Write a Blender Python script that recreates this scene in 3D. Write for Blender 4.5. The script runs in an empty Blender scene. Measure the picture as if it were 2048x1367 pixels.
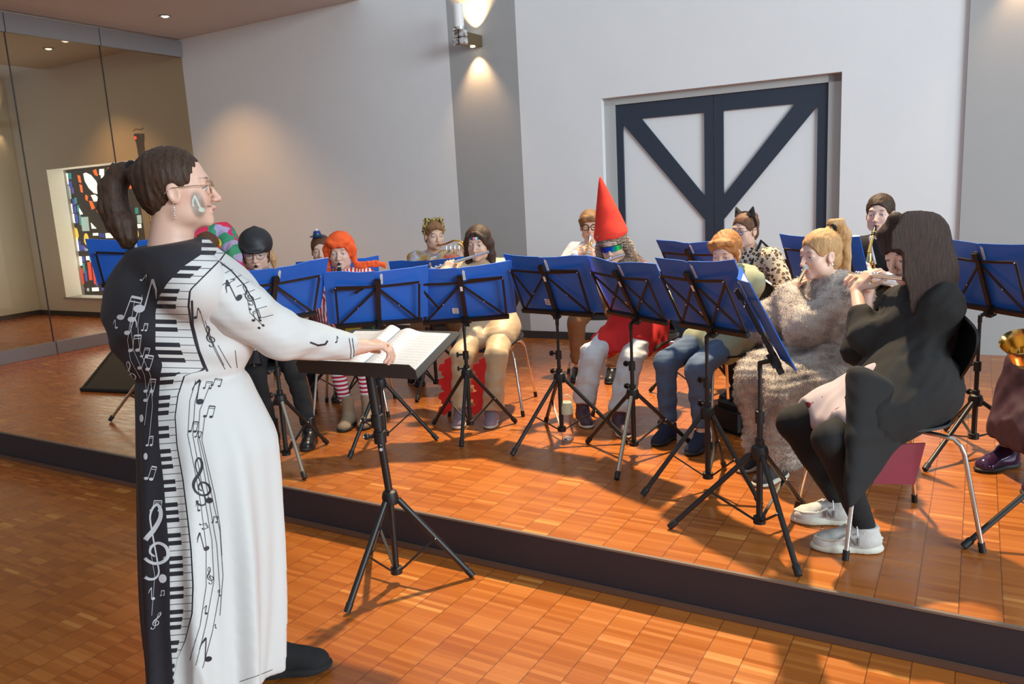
import bpy, bmesh, math, random
import numpy as np
from mathutils import Vector, Matrix
from mathutils.bvhtree import BVHTree
SC = bpy.context.scene
random.seed(7); np.random.seed(7)
PI = math.pi
# ------------------------------------------------------------------ camera
CAM = np.array([0, 0, 1.52]); FOC = 1575.8; PITCH = math.radians(10.346); ROLL = math.radians(-3.10)
IW, IH = 2048, 1367
def _basis():
    cp, sp = math.cos(PITCH), math.sin(PITCH)
    f = np.array([0, cp, -sp]); r = np.array([1., 0, 0]); u = np.cross(r, f)
    cr, sr = math.cos(ROLL), math.sin(ROLL)
    return cr*r+sr*u, -sr*r+cr*u, f
BR_, BU_, BF_ = _basis()
cd = bpy.data.cameras.new('camera'); cam = bpy.data.objects.new('camera', cd); SC.collection.objects.link(cam)
cd.sensor_width = 36; cd.lens = FOC/IW*36; cd.clip_start = .05; cd.clip_end = 100
cam.matrix_world = Matrix(((BR_[0], BU_[0], -BF_[0], CAM[0]), (BR_[1], BU_[1], -BF_[1], CAM[1]), (BR_[2], BU_[2], -BF_[2], CAM[2]), (0, 0, 0, 1)))
SC.camera = cam
# ------------------------------------------------------------------ light
SC.view_settings.view_transform = 'Standard'; SC.view_settings.look = 'None'
SC.view_settings.gamma = 1; SC.view_settings.use_curve_mapping = False
SC.view_settings.exposure = 0.0
wd = bpy.data.worlds.new('daylight'); SC.world = wd; wd.use_nodes = True
wd.node_tree.nodes['Background'].inputs[0].default_value = (.80, .90, 1.0, 1)
wd.node_tree.nodes['Background'].inputs[1].default_value = .62
def lamp(name, kind, loc, direction, energy, color, **kw):
    l = bpy.data.lights.new(name, kind); o = bpy.data.objects.new(name, l); SC.collection.objects.link(o)
    o.location = loc; o.rotation_euler = Vector(direction).to_track_quat('-Z', 'Y').to_euler()
    l.energy = energy; l.color = color
    for k, v in kw.items(): setattr(l, k, v)
    return o
lamp('skylight_beam', 'SPOT', (1.3, 6.7, 7.6), (-.45, -2.7, -7.4), 6600, (1, .77, .48), spot_size=math.radians(38), spot_blend=1.0, shadow_soft_size=.13)
lamp('window_daylight', 'AREA', (8.5, -5.0, 4.0), (-.56, 1, -.16), 1480, (.79, .93, 1.0), shape='RECTANGLE', size=6.5, size_y=3.2)
# ------------------------------------------------------------------ geometry helpers
ST = .18   # height of the stage
def ray(x, y): return BR_*(x-IW/2)/FOC - BU_*(y-IH/2)/FOC + BF_
def atz(x, y, z=ST):
    d = ray(x, y); return CAM+d*((z-CAM[2])/d[2])
def atd(x, y, dep): return CAM+ray(x, y)*dep
def atplane(x, y, p0, n):
    d = ray(x, y); return CAM+d*(np.dot(np.array(p0)-CAM, n)/np.dot(d, n))
def V(*a): return np.array(a, float)
Z = V(0, 0, 1)
def nrm(v):
    v = np.array(v, float); return v/max(np.linalg.norm(v), 1e-9)
def lerp(a, b, t): return np.array(a, float)*(1-t)+np.array(b, float)*t
# ------------------------------------------------------------------ materials
MATS = {}
class NT:
    def __init__(s, m): s.t = m.node_tree; s.b = s.t.nodes['Principled BSDF']
    def n(s, typ, **kw):
        n = s.t.nodes.new(typ)
        for k, v in kw.items():
            if k.startswith('i'):
                n.inputs[int(k[1:])].default_value = v
            else: setattr(n, k, v)
        return n
    def l(s, a, b): s.t.links.new(a, b)
    def math(s, op, a, b=None, c=None):
        n = s.t.nodes.new('ShaderNodeMath'); n.operation = op
        for i, x in enumerate((a, b, c)):
            if x is None: continue
            if isinstance(x, (int, float)): n.inputs[i].default_value = x
            else: s.l(x, n.inputs[i])
        return n.outputs[0]
    def mix(s, f, a, b, blend='MIX'):
        n = s.t.nodes.new('ShaderNodeMix'); n.data_type = 'RGBA'; n.blend_type = blend
        for i, x in ((0, f), (6, a), (7, b)):
            if isinstance(x, (int, float)): n.inputs[i].default_value = x
            elif isinstance(x, tuple): n.inputs[i].default_value = (*x[:3], 1)
            else: s.l(x, n.inputs[i])
        return n.outputs[2]
    def ramp(s, f, stops, interp='LINEAR'):
        n = s.t.nodes.new('ShaderNodeValToRGB'); n.color_ramp.interpolation = interp
        e = n.color_ramp.elements
        while len(e) < len(stops): e.new(.5)
        for i, (p, c) in enumerate(stops):
            e[i].position = p; e[i].color = (*c[:3], 1)
        s.l(f, n.inputs[0]); return n.outputs[0]
    def coord(s, which='Object', scale=(1, 1, 1), rot=(0, 0, 0)):
        c = s.t.nodes.new('ShaderNodeTexCoord'); m = s.t.nodes.new('ShaderNodeMapping')
        m.inputs['Scale'].default_value = scale; m.inputs['Rotation'].default_value = rot
        s.l(c.outputs[which], m.inputs[0]); return m.outputs[0]
    def noise(s, co, scale, detail=2, rough=.5, out=0):
        n = s.t.nodes.new('ShaderNodeTexNoise'); n.inputs['Scale'].default_value = scale
        n.inputs['Detail'].default_value = detail; n.inputs['Roughness'].default_value = rough
        s.l(co, n.inputs[0]); return n.outputs[out]
    def bump(s, h, strength=.3, dist=.01):
        n = s.t.nodes.new('ShaderNodeBump'); n.inputs['Strength'].default_value = strength
        n.inputs['Distance'].default_value = dist
        s.l(h, n.inputs['Height']); s.l(n.outputs[0], s.b.inputs['Normal'])
    def sep(s, v):
        n = s.t.nodes.new('ShaderNodeSeparateXYZ'); s.l(v, n.inputs[0]); return n.outputs
    def comb(s, x, y, z=0.):
        n = s.t.nodes.new('ShaderNodeCombineXYZ')
        for i, a in enumerate((x, y, z)):
            if isinstance(a, (int, float)): n.inputs[i].default_value = a
            else: s.l(a, n.inputs[i])
        return n.outputs[0]
    def attr(s, name, out='Fac'):
        n = s.t.nodes.new('ShaderNodeAttribute'); n.attribute_name = name; return n.outputs[out]
def srgb(r, g, b):
    f = lambda c: (c/255/12.92) if c/255 <= .04045 else ((c/255+.055)/1.055)**2.4
    return (f(r), f(g), f(b))
def mat(name, col=(.5, .5, .5), rough=.5, metal=0., fn=None, **kw):
    if name in MATS: return MATS[name]
    m = bpy.data.materials.new(name); m.use_nodes = True; b = m.node_tree.nodes['Principled BSDF']
    b.inputs['Base Color'].default_value = (*col, 1); b.inputs['Roughness'].default_value = rough
    b.inputs['Metallic'].default_value = metal
    for k, v in kw.items(): b.inputs[k.replace('_', ' ')].default_value = v
    if fn: fn(NT(m))
    MATS[name] = m; return m
def fabric(name, col, rough=.85, var=.25, bump=.25, scale=9):
    def f(t):
        co = t.coord('Object'); n = t.noise(co, scale, 4)
        c = t.mix(n, tuple(x*(1-var) for x in col), tuple(min(1, x*(1+var)) for x in col)); t.l(c, t.b.inputs[0])
        t.bump(t.noise(co, 260, 2), bump, .002)
    return mat(name, col, rough, 0, f)
# ------------------------------------------------------------------ mesh building
COL = SC.collection
class MB:
    def __init__(s): s.v = []; s.f = []; s.m = []; s.mi = 0
    def add(s, vs, fs):
        o = len(s.v); s.v += [tuple(map(float, x)) for x in vs]
        s.f += [tuple(i+o for i in f) for f in fs]; s.m += [s.mi]*len(fs); return s
    def box(s, c, size, R=None):
        R = np.eye(3) if R is None else np.array(R)   # rows = axes
        h = np.array(size)/2; c = np.array(c)
        vs = [c+R[0]*x*h[0]+R[1]*y*h[1]+R[2]*z*h[2] for z in (-1, 1) for y in (-1, 1) for x in (-1, 1)]
        return s.add(vs, [(0, 2, 3, 1), (4, 5, 7, 6), (0, 1, 5, 4), (2, 6, 7, 3), (0, 4, 6, 2), (1, 3, 7, 5)])
    def bar(s, a, b, w, h=None, up=(0, 0, 1)):
        a = np.array(a, float); b = np.array(b, float); d = b-a; L = np.linalg.norm(d); d = d/L
        x = np.cross(d, up); x = nrm(x) if np.linalg.norm(x) > 1e-3 else np.array([1., 0, 0]); z = np.cross(x, d)
        return s.box((a+b)/2, (w, L, h or w), (x, d, z))
    def tube(s, pts, r, n=10, closed=False, cap=True):
        P = [np.array(p, float) for p in pts]; N = len(P)
        rs = r if hasattr(r, '__len__') else [r]*N
        T = []
        for i in range(N):
            a = P[i-1] if (i > 0 or closed) else P[i]; b = P[(i+1) % N] if (i < N-1 or closed) else P[i]
            T.append(nrm(b-a))
        x = np.cross(T[0], (0, 0, 1));
        if np.linalg.norm(x) < .1: x = np.cross(T[0], (0, 1, 0))
        x = nrm(x); vs = []
        for i in range(N):
            x = nrm(x-T[i]*np.dot(x, T[i])); y = np.cross(T[i], x)
            for k in range(n):
                a = 2*PI*k/n; vs.append(P[i]+rs[i]*(math.cos(a)*x+math.sin(a)*y))
        fs = []
        for i in range(N if closed else N-1):
            for k in range(n):
                j = (i+1) % N; fs.append((i*n+k, i*n+(k+1) % n, j*n+(k+1) % n, j*n+k))
        if cap and not closed: fs += [tuple(range(n-1, -1, -1)), tuple(range((N-1)*n, N*n))]
        return s.add(vs, fs)
    def lathe(s, prof, c=(0, 0, 0), ax=(0, 0, 1), n=20, sx=1., xd=None):
        ax = nrm(ax); x = np.array(xd, float) if xd is not None else np.cross(ax, (0, 1, 0))
        if np.linalg.norm(x) < .1: x = np.cross(ax, (1, 0, 0))
        x = nrm(x-ax*np.dot(x, ax)); y = np.cross(ax, x); c = np.array(c, float); vs = []
        for (r, z) in prof:
            for k in range(n):
                a = 2*PI*k/n; vs.append(c+ax*z+r*(math.cos(a)*x*sx+math.sin(a)*y))
        fs = [(i*n+k, i*n+(k+1) % n, (i+1)*n+(k+1) % n, (i+1)*n+k) for i in range(len(prof)-1) for k in range(n)]
        if prof[0][0] > 1e-4: fs.append(tuple(range(n-1, -1, -1)))
        if prof[-1][0] > 1e-4: fs.append(tuple(range((len(prof)-1)*n, len(prof)*n)))
        return s.add(vs, fs)
    def ball(s, c, r, n=12, R=None):
        R = np.eye(3) if R is None else np.array(R); rr = np.array(r if hasattr(r, '__len__') else (r, r, r)); c = np.array(c)
        m = n//2+1; vs = []
        for i in range(m+1):
            t = PI*i/m
            for k in range(n):
                a = 2*PI*k/n; p = np.array((math.sin(t)*math.cos(a), math.sin(t)*math.sin(a), -math.cos(t)))*rr
                vs.append(c+p@R)
        return s.add(vs, [(i*n+k, i*n+(k+1) % n, (i+1)*n+(k+1) % n, (i+1)*n+k) for i in range(m) for k in range(n)])
    def poly(s, pts, thick, nv):
        nv = nrm(nv)*thick; n = len(pts); pts = [np.array(p, float) for p in pts]
        vs = [p-nv/2 for p in pts]+[p+nv/2 for p in pts]
        return s.add(vs, [tuple(range(n-1, -1, -1)), tuple(range(n, 2*n))]+[(i, (i+1) % n, n+(i+1) % n, n+i) for i in range(n)])
    def build(s, name, mats, parent=None, smooth=True, bevel=0, sub=0):
        me = bpy.data.meshes.new(name); me.from_pydata(s.v, [], s.f)
        if not isinstance(mats, (list, tuple)): mats = [mats]
        for m in mats: me.materials.append(m)
        me.polygons.foreach_set('material_index', s.m)
        bm = bmesh.new(); bm.from_mesh(me); bmesh.ops.remove_doubles(bm, verts=bm.verts, dist=1e-6)
        bmesh.ops.recalc_face_normals(bm, faces=bm.faces)
        if bevel:
            bmesh.ops.bevel(bm, geom=[e for e in bm.edges if len(e.link_faces) == 2 and e.calc_face_angle(0) > .6], offset=bevel, segments=2, affect='EDGES', clamp_overlap=True)
        bm.to_mesh(me); bm.free()
        if smooth:
            me.polygons.foreach_set('use_smooth', [True]*len(me.polygons)); me.set_sharp_from_angle(angle=math.radians(40))
        return link(name, me, parent)
def link(name, me, parent=None):
    o = bpy.data.objects.new(name, me); COL.objects.link(o)
    if parent is not None:
        o.parent = parent; o.matrix_parent_inverse = parent.matrix_world.inverted() if parent.type == 'EMPTY' else Matrix.Identity(4)
    return o
def thing(name, label, cat, loc=(0, 0, 0), group=None):
    o = bpy.data.objects.new(name, None); COL.objects.link(o); o.empty_display_size = .1
    o.location = [float(x) for x in loc]; o.matrix_world = Matrix.Translation(o.location)
    return tag(o, label, cat, group)
def tag(o, label, cat, group=None):
    o['label'] = label; o['category'] = cat
    if group: o['group'] = group
    return o
def struct(o): o['kind'] = 'structure'; return o
# ------------------------------------------------------------------ the room
YAWR = math.radians(-30.8)
def parquet(t):
    co = t.coord('Object', rot=(0, 0, -YAWR)); s = t.sep(co)
    u = t.math('DIVIDE', s[0], .12); cu = t.math('FLOOR', u); fu = t.math('SUBTRACT', u, cu)
    wn = t.n('ShaderNodeTexWhiteNoise', noise_dimensions='1D'); t.l(cu, wn.inputs['W'])
    v = t.math('ADD', t.math('DIVIDE', s[1], .0205), t.math('MULTIPLY', wn.outputs[0], 9.)); cv = t.math('FLOOR', v); fv = t.math('SUBTRACT', v, cv)
    w2 = t.n('ShaderNodeTexWhiteNoise', noise_dimensions='2D'); t.l(t.comb(cu, cv), w2.inputs['Vector'])
    # blocks of six strips vary too
    w3 = t.n('ShaderNodeTexWhiteNoise', noise_dimensions='2D'); t.l(t.comb(cu, t.math('FLOOR', t.math('DIVIDE', v, 6.))), w3.inputs['Vector'])
    f = t.math('ADD', t.math('MULTIPLY', w2.outputs[0], .72), t.math('MULTIPLY', w3.outputs[0], .28))
    base = t.ramp(f, [(0, srgb(156, 85, 34)), (.3, srgb(171, 96, 38)), (.62, srgb(182, 106, 43)), (.86, srgb(191, 115, 49)), (.97, srgb(216, 148, 76))])
    gr = t.noise(t.comb(t.math('MULTIPLY', s[0], 14), t.math('MULTIPLY', s[1], 420), w2.outputs[0]), 1, 3)
    base = t.mix(t.math('MULTIPLY', gr, .35), base, srgb(120, 66, 32))
    big = t.noise(co, .9, 3); base = t.mix(t.math('MULTIPLY', big, .25), base, srgb(150, 86, 42))
    e1 = t.math('LESS_THAN', fu, .03); e2 = t.math('MULTIPLY', t.math('LESS_THAN', fv, .07), .35)
    edge = t.math('MULTIPLY', t.math('MAXIMUM', e1, e2), .72)
    base = t.mix(edge, base, srgb(84, 46, 24))
    t.l(base, t.b.inputs[0])
    r = t.math('ADD', t.math('MULTIPLY', w2.outputs[0], .12), .19); t.l(r, t.b.inputs['Roughness'])
    t.bump(t.math('SUBTRACT', t.math('MULTIPLY', gr, .12), edge), .12, .001)
M_floor = mat('parquet', (.5, .25, .1), .3, 0, parquet)
def plaster(c1, sc=3):
    def f(t):
        co = t.coord('Object'); n = t.noise(co, sc, 5, .6)
        t.l(t.mix(n, tuple(x*.96 for x in c1), tuple(min(1, x*1.03) for x in c1)), t.b.inputs[0]); t.bump(t.noise(co, 180, 3), .12, .002)
    return f
M_wall = mat('white_plaster', (.78, .78, .78), .8, 0, plaster((.76, .76, .76)))
M_grey = mat('grey_concrete', (.3, .3, .3), .8, 0, plaster((.39, .385, .38), 5))
M_ceil = mat('ceiling_paint', (.7, .66, .6), .9, 0, plaster((.66, .63, .6)))
M_black = mat('black_paint', srgb(40, 36, 44), .55, 0, plaster(srgb(42, 38, 46), 8))
M_base = mat('skirting', srgb(58, 54, 54), .6)
M_brown = mat('trim_wood', srgb(96, 66, 52), .5, 0, plaster(srgb(98, 68, 54), 20))
U = V(math.cos(YAWR), math.sin(YAWR), 0); N_ = V(-math.sin(YAWR), math.cos(YAWR), 0)  # along the riser, into the stage
R0 = V(-.042, 3.045, 0)
def uv(a, b, z=0): return R0+U*a+N_*b+V(0, 0, z)
struct(MB().add([uv(-18, -15), uv(14, -15), uv(14, .02), uv(-18, .02)], [(0, 1, 2, 3)]).build('floor', M_floor, smooth=False))
struct(MB().add([uv(-18, 0, ST), uv(14, 0, ST), uv(14, 16, ST), uv(-18, 16, ST)], [(0, 1, 2, 3)]).build('floor_stage', M_floor, smooth=False))
struct(MB().box(uv(-2, .02, ST/2-.004), (31, .04, ST-.006), (U, N_, V(0, 0, 1))).build('wall_riser', M_black, smooth=False))
struct(MB().box(uv(-2, -.008, .012), (31, .018, .024), (U, N_, V(0, 0, 1))).build('trim_1', M_brown, smooth=False, bevel=.003))
struct(MB().box(uv(-2, .004, ST-.003), (31, .014, .008), (U, N_, V(0, 0, 1))).build('trim_2', mat('nosing', srgb(120, 104, 92), .4), smooth=False))
# left wall (plaster, holds the stained glass window behind the partition)
WL = nrm((-.863, .506, 0)); NL = V(-.506, -.863, 0)*1.0        # direction to the left; NL faces the room
W0 = V(-.81, 8.12, 0)
def onleft(x, y): return atplane(x, y, W0, NL)
def ls(p): return float(np.dot(np.array(p)-W0, WL))
pillL = onleft(930, 600); sP = ls(pillL)
HC = 3.56
sCor = ls(onleft(79, 617)); wa = onleft(96, 341); wb = onleft(269, 318); wc = onleft(130, 597)
s0, s1 = ls(wb), (ls(wa)+ls(wc))/2; z1 = (wa[2]+wb[2])/2; z0 = wc[2]
def L(s, z, off=0): return W0+WL*s+V(0, 0, z)+NL*off
def slab(p, q, z0, z1, th, n):   # wall slab between two floor points, its face on the line p-q, thickness away from n
    p = V(p[0], p[1], 0); q = V(q[0], q[1], 0); n = nrm(n)
    return [p+V(0, 0, z0), q+V(0, 0, z0), q+V(0, 0, z1), p+V(0, 0, z1), p-n*th+V(0, 0, z0), q-n*th+V(0, 0, z0), q-n*th+V(0, 0, z1), p-n*th+V(0, 0, z1)]
FB = [(0, 1, 2, 3), (5, 4, 7, 6), (0, 4, 5, 1), (3, 2, 6, 7), (0, 3, 7, 4), (1, 5, 6, 2)]
TH = .38
m = MB()
for a, b, c, d in ((sP, s0, 0, 3.62), (s1, sCor, 0, 3.62), (s0, s1, 0, z0), (s0, s1, z1, 3.62)):
    m.add(slab(L(a, 0), L(b, 0), c, d, TH, NL), FB)
struct(m.build('wall_left', M_wall, smooth=False))
# door wall
DA = V(.188, 7.512, 0); DD = nrm((math.cos(math.radians(-27.5)), math.sin(math.radians(-27.5)), 0)); ND = V(DD[1], -DD[0], 0)
def ondoor(x, y): return atplane(x, y, DA, ND)
def dsx(p): return float(np.dot(np.array(p)-DA, DD))
def D(s, z, off=0): return DA+DD*s+V(0, 0, z)+ND*off
dl, dr = dsx(ondoor(1202, 193)), dsx(ondoor(1684, 148)); dz = (ondoor(1200, 193)[2]+ondoor(1684, 148)[2])/2
dend = dsx(ondoor(1929, 250))
m = MB()
for a, b, c, d in ((0, dl, 0, 3.62), (dr, dend, 0, 3.62), (dl, dr, dz, 3.62)):
    m.add(slab(D(a, 0), D(b, 0), c, d, TH, ND), FB)
struct(m.build('wall_back', M_wall, smooth=False))
# grey piers left and right of the door wall
q = L(sP, 0); struct(MB().add(slab(q+V(0, 0, 0), DA, 0, 3.62, .5, (NL+ND)), FB).build('wall_pier', M_grey, smooth=False))
e0 = D(dend, 0, .03); e1 = e0+DD*1.4; struct(MB().add(slab(e0, e1, 0, 3.62, .5, ND), FB).build('wall_pier_right', M_grey, smooth=False))
struct(MB().add(slab(uv(-9, -14.8), uv(2, -14.8), 0, 3.62, .3, N_), FB).build('wall_front', M_wall, smooth=False))
# skirting boards
def skirt(name, p, q, n, h=.07):
    p = V(p[0], p[1], 0)+nrm(n)*.012; q = V(q[0], q[1], 0)+nrm(n)*.012
    struct(MB().add(slab(p, q, ST, ST+h, .012, n), FB).build(name, M_base, smooth=False))
skirt('baseboard_left', L(sP, 0), L(sCor, 0), NL); skirt('baseboard_pier', L(sP, 0), DA, NL+ND); skirt('baseboard_back', D(0, 0), D(dl, 0), ND); skirt('baseboard_right', D(dr, 0), D(dend, 0), ND)
# ceiling over the left part and the side room
c1 = L(.62, HC, 0); far = L(sCor+3, HC); 
struct(MB().add([c1+NL*-.3, c1+NL*22, c1+NL*22+WL*10.5, far-NL*.3]+[p+V(0, 0, .25) for p in (c1+NL*-.3, c1+NL*22, c1+NL*22+WL*10.5, far-NL*.3)], FB).build('ceiling', M_ceil, smooth=False))
# side room wall beyond the glass (comes towards the left)
cc = L(sCor, 0); sw = atz(0, 642, ST); dS = nrm(V(sw[0]-cc[0], sw[1]-cc[1], 0)); nS = V(-dS[1], dS[0], 0)
if np.dot(nS, V(1, 0, 0)) < 0: nS = -nS
struct(MB().add(slab(cc, cc+dS*22, 0, HC, .3, nS), FB).build('wall_side', M_wall, smooth=False))
skirt('baseboard_side', cc, cc+dS*22, nS)
# glass partition: rail at floor, rail at ceiling, thin dark joints
GA = V(-3.73, 9.83, 0); GD = nrm(V(-.506, -.863, 0)); GN = V(.863, -.506, 0)
def ong(x, y): return atplane(x, y, GA, GN)
def gs(p): return float(np.dot(np.array(p)-GA, GD))
gj = [0., gs(ong(214, 200)), gs(ong(30, 200))]; gj += [gj[2]+gj[2]-gj[1], gj[2]+2*(gj[2]-gj[1])]
zt = (ong(100, 80)[2]+ong(300, 104)[2])/2; zb = ST+.13
M_rail = mat('grey_aluminium', srgb(150, 148, 150), .45, .3)
def glassf(t):
    tr = t.n('ShaderNodeBsdfTransparent'); tr.inputs[0].default_value = (.80, .74, .61, 1)
    gl = t.n('ShaderNodeBsdfGlossy'); gl.inputs['Roughness'].default_value = .02; gl.inputs[0].default_value = (1, 1, 1, 1)
    mx = t.n('ShaderNodeMixShader'); mx.inputs[0].default_value = .07
    t.l(tr.outputs[0], mx.inputs[1]); t.l(gl.outputs[0], mx.inputs[2]); t.l(mx.outputs[0], t.t.nodes['Material Output'].inputs[0])
M_pane = mat('tinted_glass', (.8, .8, .7), .02, 0, glassf)
def G(s, z, off=0): return GA+GD*s+V(0, 0, z)+GN*off
RG = (GD, GN, V(0, 0, 1))
for i in range(len(gj)-1):
    a, b = gj[i]+.004, gj[i+1]-.004; mid = (a+b)/2
    g = thing('glass_panel', ['tall tinted glass partition panel next to the white wall', 'tinted glass partition panel in front of the stained glass window', 'tinted glass partition panel at the left edge of the photo', 'tinted glass partition panel furthest from the white wall'][i], 'glass panel', G(mid, ST), 'panels of the glass partition')
    MB().box(G(mid, (zt+zb)/2), (b-a, .012, zt-zb), RG).build('pane', M_pane, g, smooth=False)
    MB().box(G(mid, (zt+HC)/2-.01), (b-a, .06, HC-zt-.02), RG).build('top_rail', M_rail, g, smooth=False, bevel=.004)
    MB().box(G(mid, (ST+zb)/2), (b-a, .08, zb-ST), RG).build('bottom_rail', M_rail, g, smooth=False, bevel=.004)
    MB().box(G(b+.004, (zt+zb)/2), (.008, .014, zt-zb), RG).build('edge_seal', M_base, g, smooth=False)
# ------------------------------------------------------------------ stained glass window
mw = MB(); rx = [L(s0, z0, -TH), L(s1, z0, -TH), L(s1, z1, -TH), L(s0, z1, -TH)]
fr = struct(MB().box(L((s0+s1)/2, (z0+z1)/2, -.30), (s1-s0, .03, z1-z0), (WL, NL, V(0, 0, 1))).build('window_1', mat('lead_dark', srgb(46, 42, 38), .7), smooth=False))
struct(MB().box(L((s0+s1)/2, z0+.012, -.14), (s1-s0+.06, .34, .025), (WL, NL, V(0, 0, 1))).build('trim_3', M_rail, smooth=False, bevel=.003))
def lit(name, c, e):
    def f(t): t.b.inputs['Emission Color'].default_value = (*c, 1); t.b.inputs['Emission Strength'].default_value = e
    return mat(name, tuple(x*.6 for x in c), .15, 0, f)
SG = dict(w=lit('clear_pane', (.86, .95, 1), 2.6), l=lit('pale_blue_pane', (.45, .70, .84), 1.15), b=lit('blue_pane', (.03, .07, .62), 1.2), p=lit('violet_pane', (.14, .08, .62), .9),
          t=lit('teal_pane', (.02, .42, .50), .9), r=lit('red_pane', (.95, .05, .015), 1.2), o=lit('orange_pane', (1, .17, .02), 1.6), y=lit('yellow_pane', (1, .72, .10), 1.5))
# shapes on the window plane, from pixels of the photograph
def onw(x, y): return atplane(x, y, L(0, 0, -.283), NL)
def sg(c, pts): 
    q = [onw(*p) for p in pts]; sgm[c].poly(q, .008, NL)
sgm = {k: MB() for k in SG}
def R4(c, x, y, w, h, k=.11):  # slanted rectangle in px with lower right shift
    sg(c, [(x, y), (x+w, y-w*.06), (x+w+h*k, y+h-w*.03), (x+h*k, y+h)])
for a in (('w', 122, 347, 13, 22), ('l', 127, 372, 13, 26), ('w', 132, 408, 12, 18), ('w', 135, 428, 13, 16), ('b', 138, 350, 4, 8), ('t', 136, 346, 6, 12), ('b', 138, 362, 5, 14), ('p', 143, 375, 4, 12), ('b', 145, 398, 5, 12), ('t', 149, 395, 4, 12), ('b', 147, 412, 5, 14), ('t', 154, 410, 4, 14), ('b', 150, 428, 5, 18), ('l', 162, 434, 14, 28), ('t', 158, 430, 4, 20),
          ('w', 143, 475, 12, 12), ('w', 147, 488, 10, 14), ('b', 157, 482, 4, 20), ('b', 163, 490, 4, 10), ('p', 168, 492, 3, 10), ('w', 151, 513, 12, 18), ('b', 164, 513, 5, 10), ('t', 165, 526, 4, 20), ('w', 172, 512, 6, 8), ('l', 179, 512, 8, 12), ('w', 192, 508, 9, 16), ('r', 160, 536, 5, 32), ('r', 175, 524, 6, 36), ('b', 169, 540, 4, 22), ('r', 185, 534, 6, 34), ('r', 196, 528, 6, 30), ('r', 203, 540, 5, 30), ('b', 191, 560, 4, 12), ('w', 205, 552, 5, 14),
          ('p', 160, 575, 9, 7), ('w', 184, 575, 13, 7), ('l', 174, 576, 4, 6), ('b', 203, 573, 8, 8), ('w', 186, 466, 10, 5), ('b', 199, 466, 4, 8), ('b', 205, 467, 3, 8), ('w', 211, 466, 14, 10), ('w', 199, 338, 9, 12, .0), ('w', 202, 350, 9, 44, .05), ('w', 203, 366, 8, 38), ('o', 216, 335, 14, 12), ('o', 254, 350, 10, 12), ('o', 256, 363, 9, 14), ('t', 270, 415, 6, 12), ('l', 274, 430, 8, 16), ('w', 270, 448, 12, 8), ('b', 262, 470, 5, 20), ('l', 282, 505, 8, 20), ('r', 275, 535, 5, 30), ('b', 285, 540, 5, 26), ('w', 270, 575, 12, 8)):
    R4(*a)
sg('w', [(167, 347), (172, 345), (182, 350), (192, 362), (198, 376), (197, 388), (188, 386), (178, 376), (170, 362)]); sg('w', [(182, 390), (190, 389), (198, 396), (196, 402), (188, 403)])
sg('w', [(157, 413), (166, 428), (160, 429)]); sg('w', [(182, 445), (193, 457), (184, 457)]); sg('w', [(134, 426), (146, 432), (151, 446), (137, 440)]); sg('l', [(168, 494), (179, 500), (170, 502)])
for p in (((155, 350), (160, 351), (163, 366), (158, 364)), ((159, 368), (164, 370), (166, 385), (162, 384)), ((171, 389), (176, 392), (175, 402), (171, 398)), ((178, 401), (184, 402), (190, 416), (184, 419)), ((193, 420), (203, 414), (209, 422), (208, 434), (200, 431)), ((186, 341), (192, 338), (196, 352), (190, 350)), ((216, 335), (232, 332), (234, 344), (220, 352))): sg('o', p)
for (x, y) in ((152, 467), (173, 478), (272, 465)):
    sg('y', [(x+5*math.sin(a)*(1.1 if math.cos(a) > 0 else .9)+.1*12*math.cos(a), y+12*math.cos(a)) for a in np.linspace(0, 2*PI, 12)[:-1]])
for k, mm in sgm.items():
    if mm.v: mm.build('pane_group', SG[k], fr, smooth=False)
lamp('stained_window_light', 'AREA', L((s0+s1)/2, (z0+z1)/2, -.24), NL*1.0, 26, (.9, .97, 1), shape='RECTANGLE', size=s1-s0, size_y=z1-z0)
# ------------------------------------------------------------------ double door in the back wall
M_navy = mat('navy_door_paint', srgb(42, 52, 66), .45); M_doorw = mat('white_door_panel', (.74, .76, .76), .5)
M_frame = mat('door_frame_grey', (.42, .43, .42), .5)
dep = -.13
m = MB(); RD = (DD, ND, V(0, 0, 1))
ft = .06; fi = .10
m.box(D(dl+fi/2, dz/2, dep/2-.05), (fi, .10, dz), RD); m.box(D(dr-fi/2, dz/2, dep/2-.05), (fi, .10, dz), RD); m.box(D((dl+dr)/2, dz-ft/2, dep/2-.05), (dr-dl, .10, ft), RD)
struct(m.build('trim_4', M_frame, smooth=False, bevel=.004))
def ondf(x, y): return atplane(x, y, D(0, 0, dep+.04), ND)
mid = dsx(ondf(1428, 300)); la, lb = dsx(ondf(1218, 300)), dsx(ondf(1671, 300)); ztop = (ondf(1218, 208)[2]+ondf(1671, 167)[2])/2
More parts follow.
